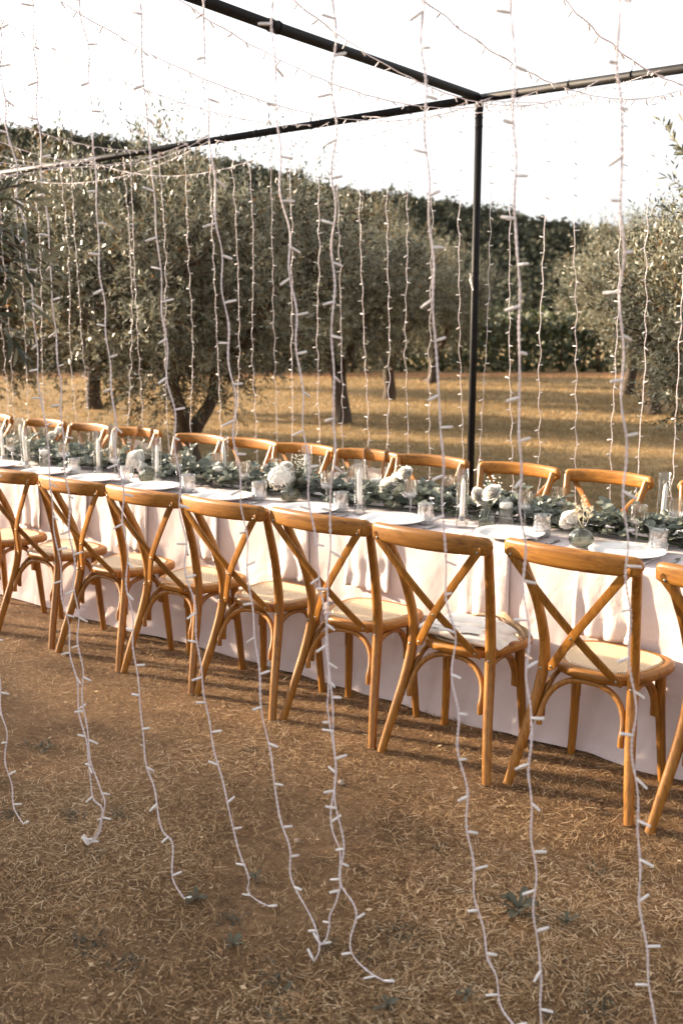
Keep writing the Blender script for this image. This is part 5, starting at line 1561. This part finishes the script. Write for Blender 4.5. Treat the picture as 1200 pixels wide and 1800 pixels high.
for i, (xa, xb, sag) in enumerate(HEAD):
    tt = np.linspace(0, 1, 13)
    pts = [(xa + (xb - xa) * t, 5.94 - 0.012 * i, 3.085 - 4 * sag * t * (1 - t)) for t in tt]
    light_string('fairy light garland looped along the far beam, ' + HL[i], 'fairy lights along the far beam', pts, True, 0.085, seed=300 + i, wob=0.006, rest=True)

# ================================================================== GROUND DETAILS
def weed_leaf(L, w, lift):
    V = []; 
    for t, ww in ((0, .12), (.35, .6), (.7, 1.0), (.9, .75), (1.0, .15)):
        z = lift * L * math.sin(t * 2.4) * 0.5 + 0.004
        V += [(t * L, -w / 2 * ww, z + 0.003), (t * L, 0, z), (t * L, w / 2 * ww, z + 0.003)]
    F_ = []
    for i in range(4):
        for j in range(2): F_.append((i * 3 + j, (i + 1) * 3 + j, (i + 1) * 3 + j + 1, i * 3 + j + 1))
    mb = MB(); mb.add(V, F_); me = mb.mesh('leaf', M['weed'])
    at = me.attributes.new('tint', 'FLOAT', 'POINT'); at.data.foreach_set('value', [random.random()] * len(me.vertices))
    return me
WL = [weed_leaf(0.055, 0.020, 0.5), weed_leaf(0.045, 0.017, 0.8), weed_leaf(0.062, 0.016, 0.35)]
def rosette(x, y, s, n, label):
    t = thing('weed', label, 'weed', (x, y, 0.004), random.uniform(0, 6), 'weeds on the trodden ground')
    for k in range(n):
        o = put('leaf', random.choice(WL), t, (0, 0, 0.001 * k), (0, -random.uniform(0.0, 0.5), k * 2.4 + random.uniform(-.3, .3)))
        o.scale = (s * random.uniform(.7, 1.15),) * 3
def tuft(x, y, s, label):
    t = thing('weed', label, 'weed', (x, y, 0.002), 0, 'weeds on the trodden ground')
    n = 48
    P = np.stack([rng.normal(0, 0.028 * s, n), rng.normal(0, 0.022 * s, n), np.zeros(n)], 1)
    az = rng.random(n) * 6.283; el = rng.uniform(.25, 1.1, n)
    D = np.stack([np.cos(az) * np.cos(el), np.sin(az) * np.cos(el), np.sin(el)], 1)
    put('blades', blades(P, D, rng.uniform(.018, .045, n) * s, rng.uniform(.002, .006, n) * s, np.array((0, 0, -.25)), M['weed'], 'blades', rng.random(n), ground=False), t)['kind'] = 'stuff'
WEEDS = [(-3.208, 2.253, 't', 1.2, 'feathery weed tuft on the dirt near the left edge, below the second chair'), (-2.833, 1.832, 't', 1.1, 'weed tuft under the string end at the left edge'),
         (-2.661, 1.962, 't', 1.0, 'weed tuft left of the tangled string pair'), (-2.529, 2.063, 't', 1.1, 'weed tuft right beside the tangled string pair'),
         (-2.388, 1.855, 't', 0.8, 'small weed tuft below the tangled string end'), (-1.937, 1.847, 'r', 0.75, 'weed rosette at the end of the third left string'),
         (-1.798, 1.856, 't', 0.9, 'weed tuft below the two-bulb string end'), (-2.025, 1.525, 't', 1.3, 'large weed patch low at the left'),
         (-1.882, 1.542, 't', 1.1, 'weed tuft right of the large low left patch'), (-1.703, 1.755, 'r', 0.7, 'dark weed rosette low left of the centre'),
         (-1.517, 1.717, 't', 1.2, 'weed tuft low at the bottom centre'), (-1.446, 1.624, 't', 1.0, 'weed tuft at the bottom edge left of the centre'),
         (-1.508, 1.918, 't', 0.9, 'weed tuft where the centre strings touch the ground'), (-1.88, 2.042, 'r', 0.5, 'tiny weed rosette above the two-bulb string end'),
         (-2.533, 2.733, 't', 0.8, 'weed tuft in front of the middle chairs'), (-1.383, 2.078, 't', 1.3, 'bushy weed right of the centre string end'),
         (-1.158, 2.351, 'r', 1.25, 'large grey-green weed rosette at the lower right'), (-1.031, 2.396, 'r', 0.7, 'small weed rosette right of the large rosette'),
         (-0.817, 2.128, 't', 1.2, 'weed tuft at the bottom right'), (-1.228, 1.803, 'r', 0.7, 'weed rosette at the bottom edge right of the centre'),
         (-1.393, 1.944, 't', 0.8, 'weed tuft left of the lying centre bulb'), (-1.534, 2.536, 't', 0.7, 'small weed tuft left of the string over the bag chair'),
         (-1.221, 3.084, 't', 0.9, 'weed tuft between the back legs of the nearest whole chair'), (-1.088, 2.725, 't', 0.9, 'weed tuft before the nearest whole chair'),
         (-1.099, 1.962, 'r', 0.6, 'little weed rosette left of the lower right string'), (-0.898, 2.028, 't', 0.8, 'weed tuft at the foot of the lower right string')]
for (x, y, k, s, lab) in WEEDS:
    if k == 'r': rosette(x, y, s, 13 if s > 1 else 8, lab)
    else: tuft(x, y, s * 0.85, lab)

# branch with olives of the nearest tree, hanging in at the left edge
def branch(tree, limb_pts, tips, nleaf, seed, fruits=True, ll=0.062):
    """a leafy branch of an existing tree: limb, twigs, leaves and fruit become parts of that tree"""
    rd = random.Random(seed)
    inv = Matrix.LocRotScale(tree.location, tree.rotation_euler, tree.scale).inverted()
    def hang_on(o):
        o.parent = tree; o.matrix_parent_inverse = inv
        return o
    lp = catmull(limb_pts, 0.05); mbw = MB(); mbw.tube(lp, np.linspace(0.022, 0.005, len(lp)), 8)
    hang_on(mbw.build('limb', M['bark']))
    anchor = np.array(limb_pts[-1])
    lv = []; n_used = 0; mbw = MB()
    for tip in tips:
        e = np.array(tip)
        mid = (anchor + e) * 0.5 + np.array((rd.uniform(-.03, .03), rd.uniform(-.03, .03), 0.05))
        p = catmull([anchor, mid, e], 0.02); m_ = len(p)
        mbw.tube(p, np.linspace(0.004, 0.0012, m_), 6)
        T = np.gradient(p, axis=0); T /= np.linalg.norm(T, axis=1)[:, None]
        k = int(m_ * 0.12)
        while k < m_ and n_used < nleaf:
            for s_ in (-1, 1):
                s0 = np.cross(T[k], (rd.gauss(0, 1), rd.gauss(0, 1), rd.gauss(0, 1))); s0 /= np.linalg.norm(s0)
                ld = T[k] * rd.uniform(.5, .9) + s0 * s_ * rd.uniform(.5, .9); ld /= np.linalg.norm(ld)
                lv.append((p[k], ld, ll * rd.uniform(.75, 1.15))); n_used += 1
            k += 1 if rd.random() < .7 else 2
        lv.append((p[-1], T[-1], ll))
    hang_on(mbw.build('twig', M['bark']))['kind'] = 'stuff'
    for p, ld, l_ in lv:
        o = put('leaf', rd.choice(OLEAF), None, tuple(p))
        q = Vector(tuple(ld)).to_track_quat('X', 'Z'); o.rotation_mode = 'QUATERNION'
        o.rotation_quaternion = q @ Matrix.Rotation(rd.uniform(-1.2, 1.2), 4, 'X').to_quaternion(); o.scale = (l_,) * 3
        hang_on(o)
    if fruits:
        for k in range(10):
            p, ld, l_ = lv[rd.randrange(len(lv))]
            o = put('olive', OFRUIT, None, tuple(p + np.array((rd.uniform(-.01, .01), rd.uniform(-.01, .01), -0.02)))); o.rotation_euler = (rd.uniform(-.4, .4), rd.uniform(-.4, .4), 0)
            hang_on(o)
def oleaf(ti, curl):
    V = []; prof = [(0, .05), (.15, .55), (.4, 1.0), (.65, .95), (.88, .5), (1, .05)]
    for t_, w_ in prof:
        z = -curl * t_ * t_
        V += [(t_, -0.105 * w_, z + 0.02 * w_), (t_, 0, z), (t_, 0.105 * w_, z + 0.02 * w_)]
    F_ = [(i * 3 + j, (i + 1) * 3 + j, (i + 1) * 3 + j + 1, i * 3 + j + 1) for i in range(5) for j in range(2)]
    mb = MB(); mb.add(V, F_); me = mb.mesh('leaf', M['olive'])
    at = me.attributes.new('tint', 'FLOAT', 'POINT'); at.data.foreach_set('value', [ti] * len(me.vertices)); return me
OLEAF = [oleaf(.1, .08), oleaf(.3, .16), oleaf(.45, .04), oleaf(.6, -.06)]
fm = MB(); fm.lathe([(0, -.011), (.005, -.009), (.0078, 0), (.006, .008), (0, .0105)], 12); OFRUIT = fm.mesh('olive', M['olivefruit'])
branch(NEAR_TREE, [(-4.55, 0.65, 1.25), (-3.9, 1.05, 1.85), (-2.607, 1.584, 1.879)], [(-2.363, 1.745, 2.045), (-2.415, 1.759, 2.003), (-2.395, 1.806, 1.868), (-2.314, 1.729, 1.822), (-2.291, 1.642, 1.918), (-2.443, 1.812, 1.775), (-2.352, 1.677, 1.724), (-2.444, 1.706, 1.6), (-2.505, 1.814, 1.712)], 190, 5)
branch(RIGHT_TREE, [(-1.98, 8.5, 1.4), (-2.1, 8.3, 1.95), (-2.371, 8.065, 2.309)], [(-2.883, 7.752, 3.176), (-2.831, 7.823, 2.77), (-2.745, 7.698, 2.502), (-2.826, 8.016, 3.031), (-2.781, 7.959, 3.184), (-2.813, 7.589, 2.258), (-2.934, 7.586, 2.095)], 230, 9, fruits=False, ll=0.085)

# a few pebbles
for k, (x, y, s) in enumerate([(-2.07, 2.72, .016), (-1.93, 2.30, .013), (-1.30, 2.20, .010), (-2.9, 2.5, .012)]):
    mb = MB(); V = []
    for i in range(7):
        for j in range(10):
            th = math.pi * i / 6; ph = 2 * math.pi * j / 10; r_ = s * (1 + .18 * noise.noise(Vector((i * .7 + k * 4, j * .6, k))))
            V.append((r_ * math.sin(th) * math.cos(ph), r_ * .8 * math.sin(th) * math.sin(ph), .6 * r_ * math.cos(th)))
    mb.add(V, [(i * 10 + j, (i + 1) * 10 + j, (i + 1) * 10 + (j + 1) % 10, i * 10 + (j + 1) % 10) for i in range(6) for j in range(10)])
    o = mb.build('pebble', M['stone'], None, (x, y, s * .4))
    tag(o, ['dark pebble on the dirt in front of the middle chairs', 'small pebble left of the string ending in two bulbs', 'small pebble near the large weed rosette', 'small pebble on the dirt at the left'][k], 'pebble', 'pebbles on the ground')
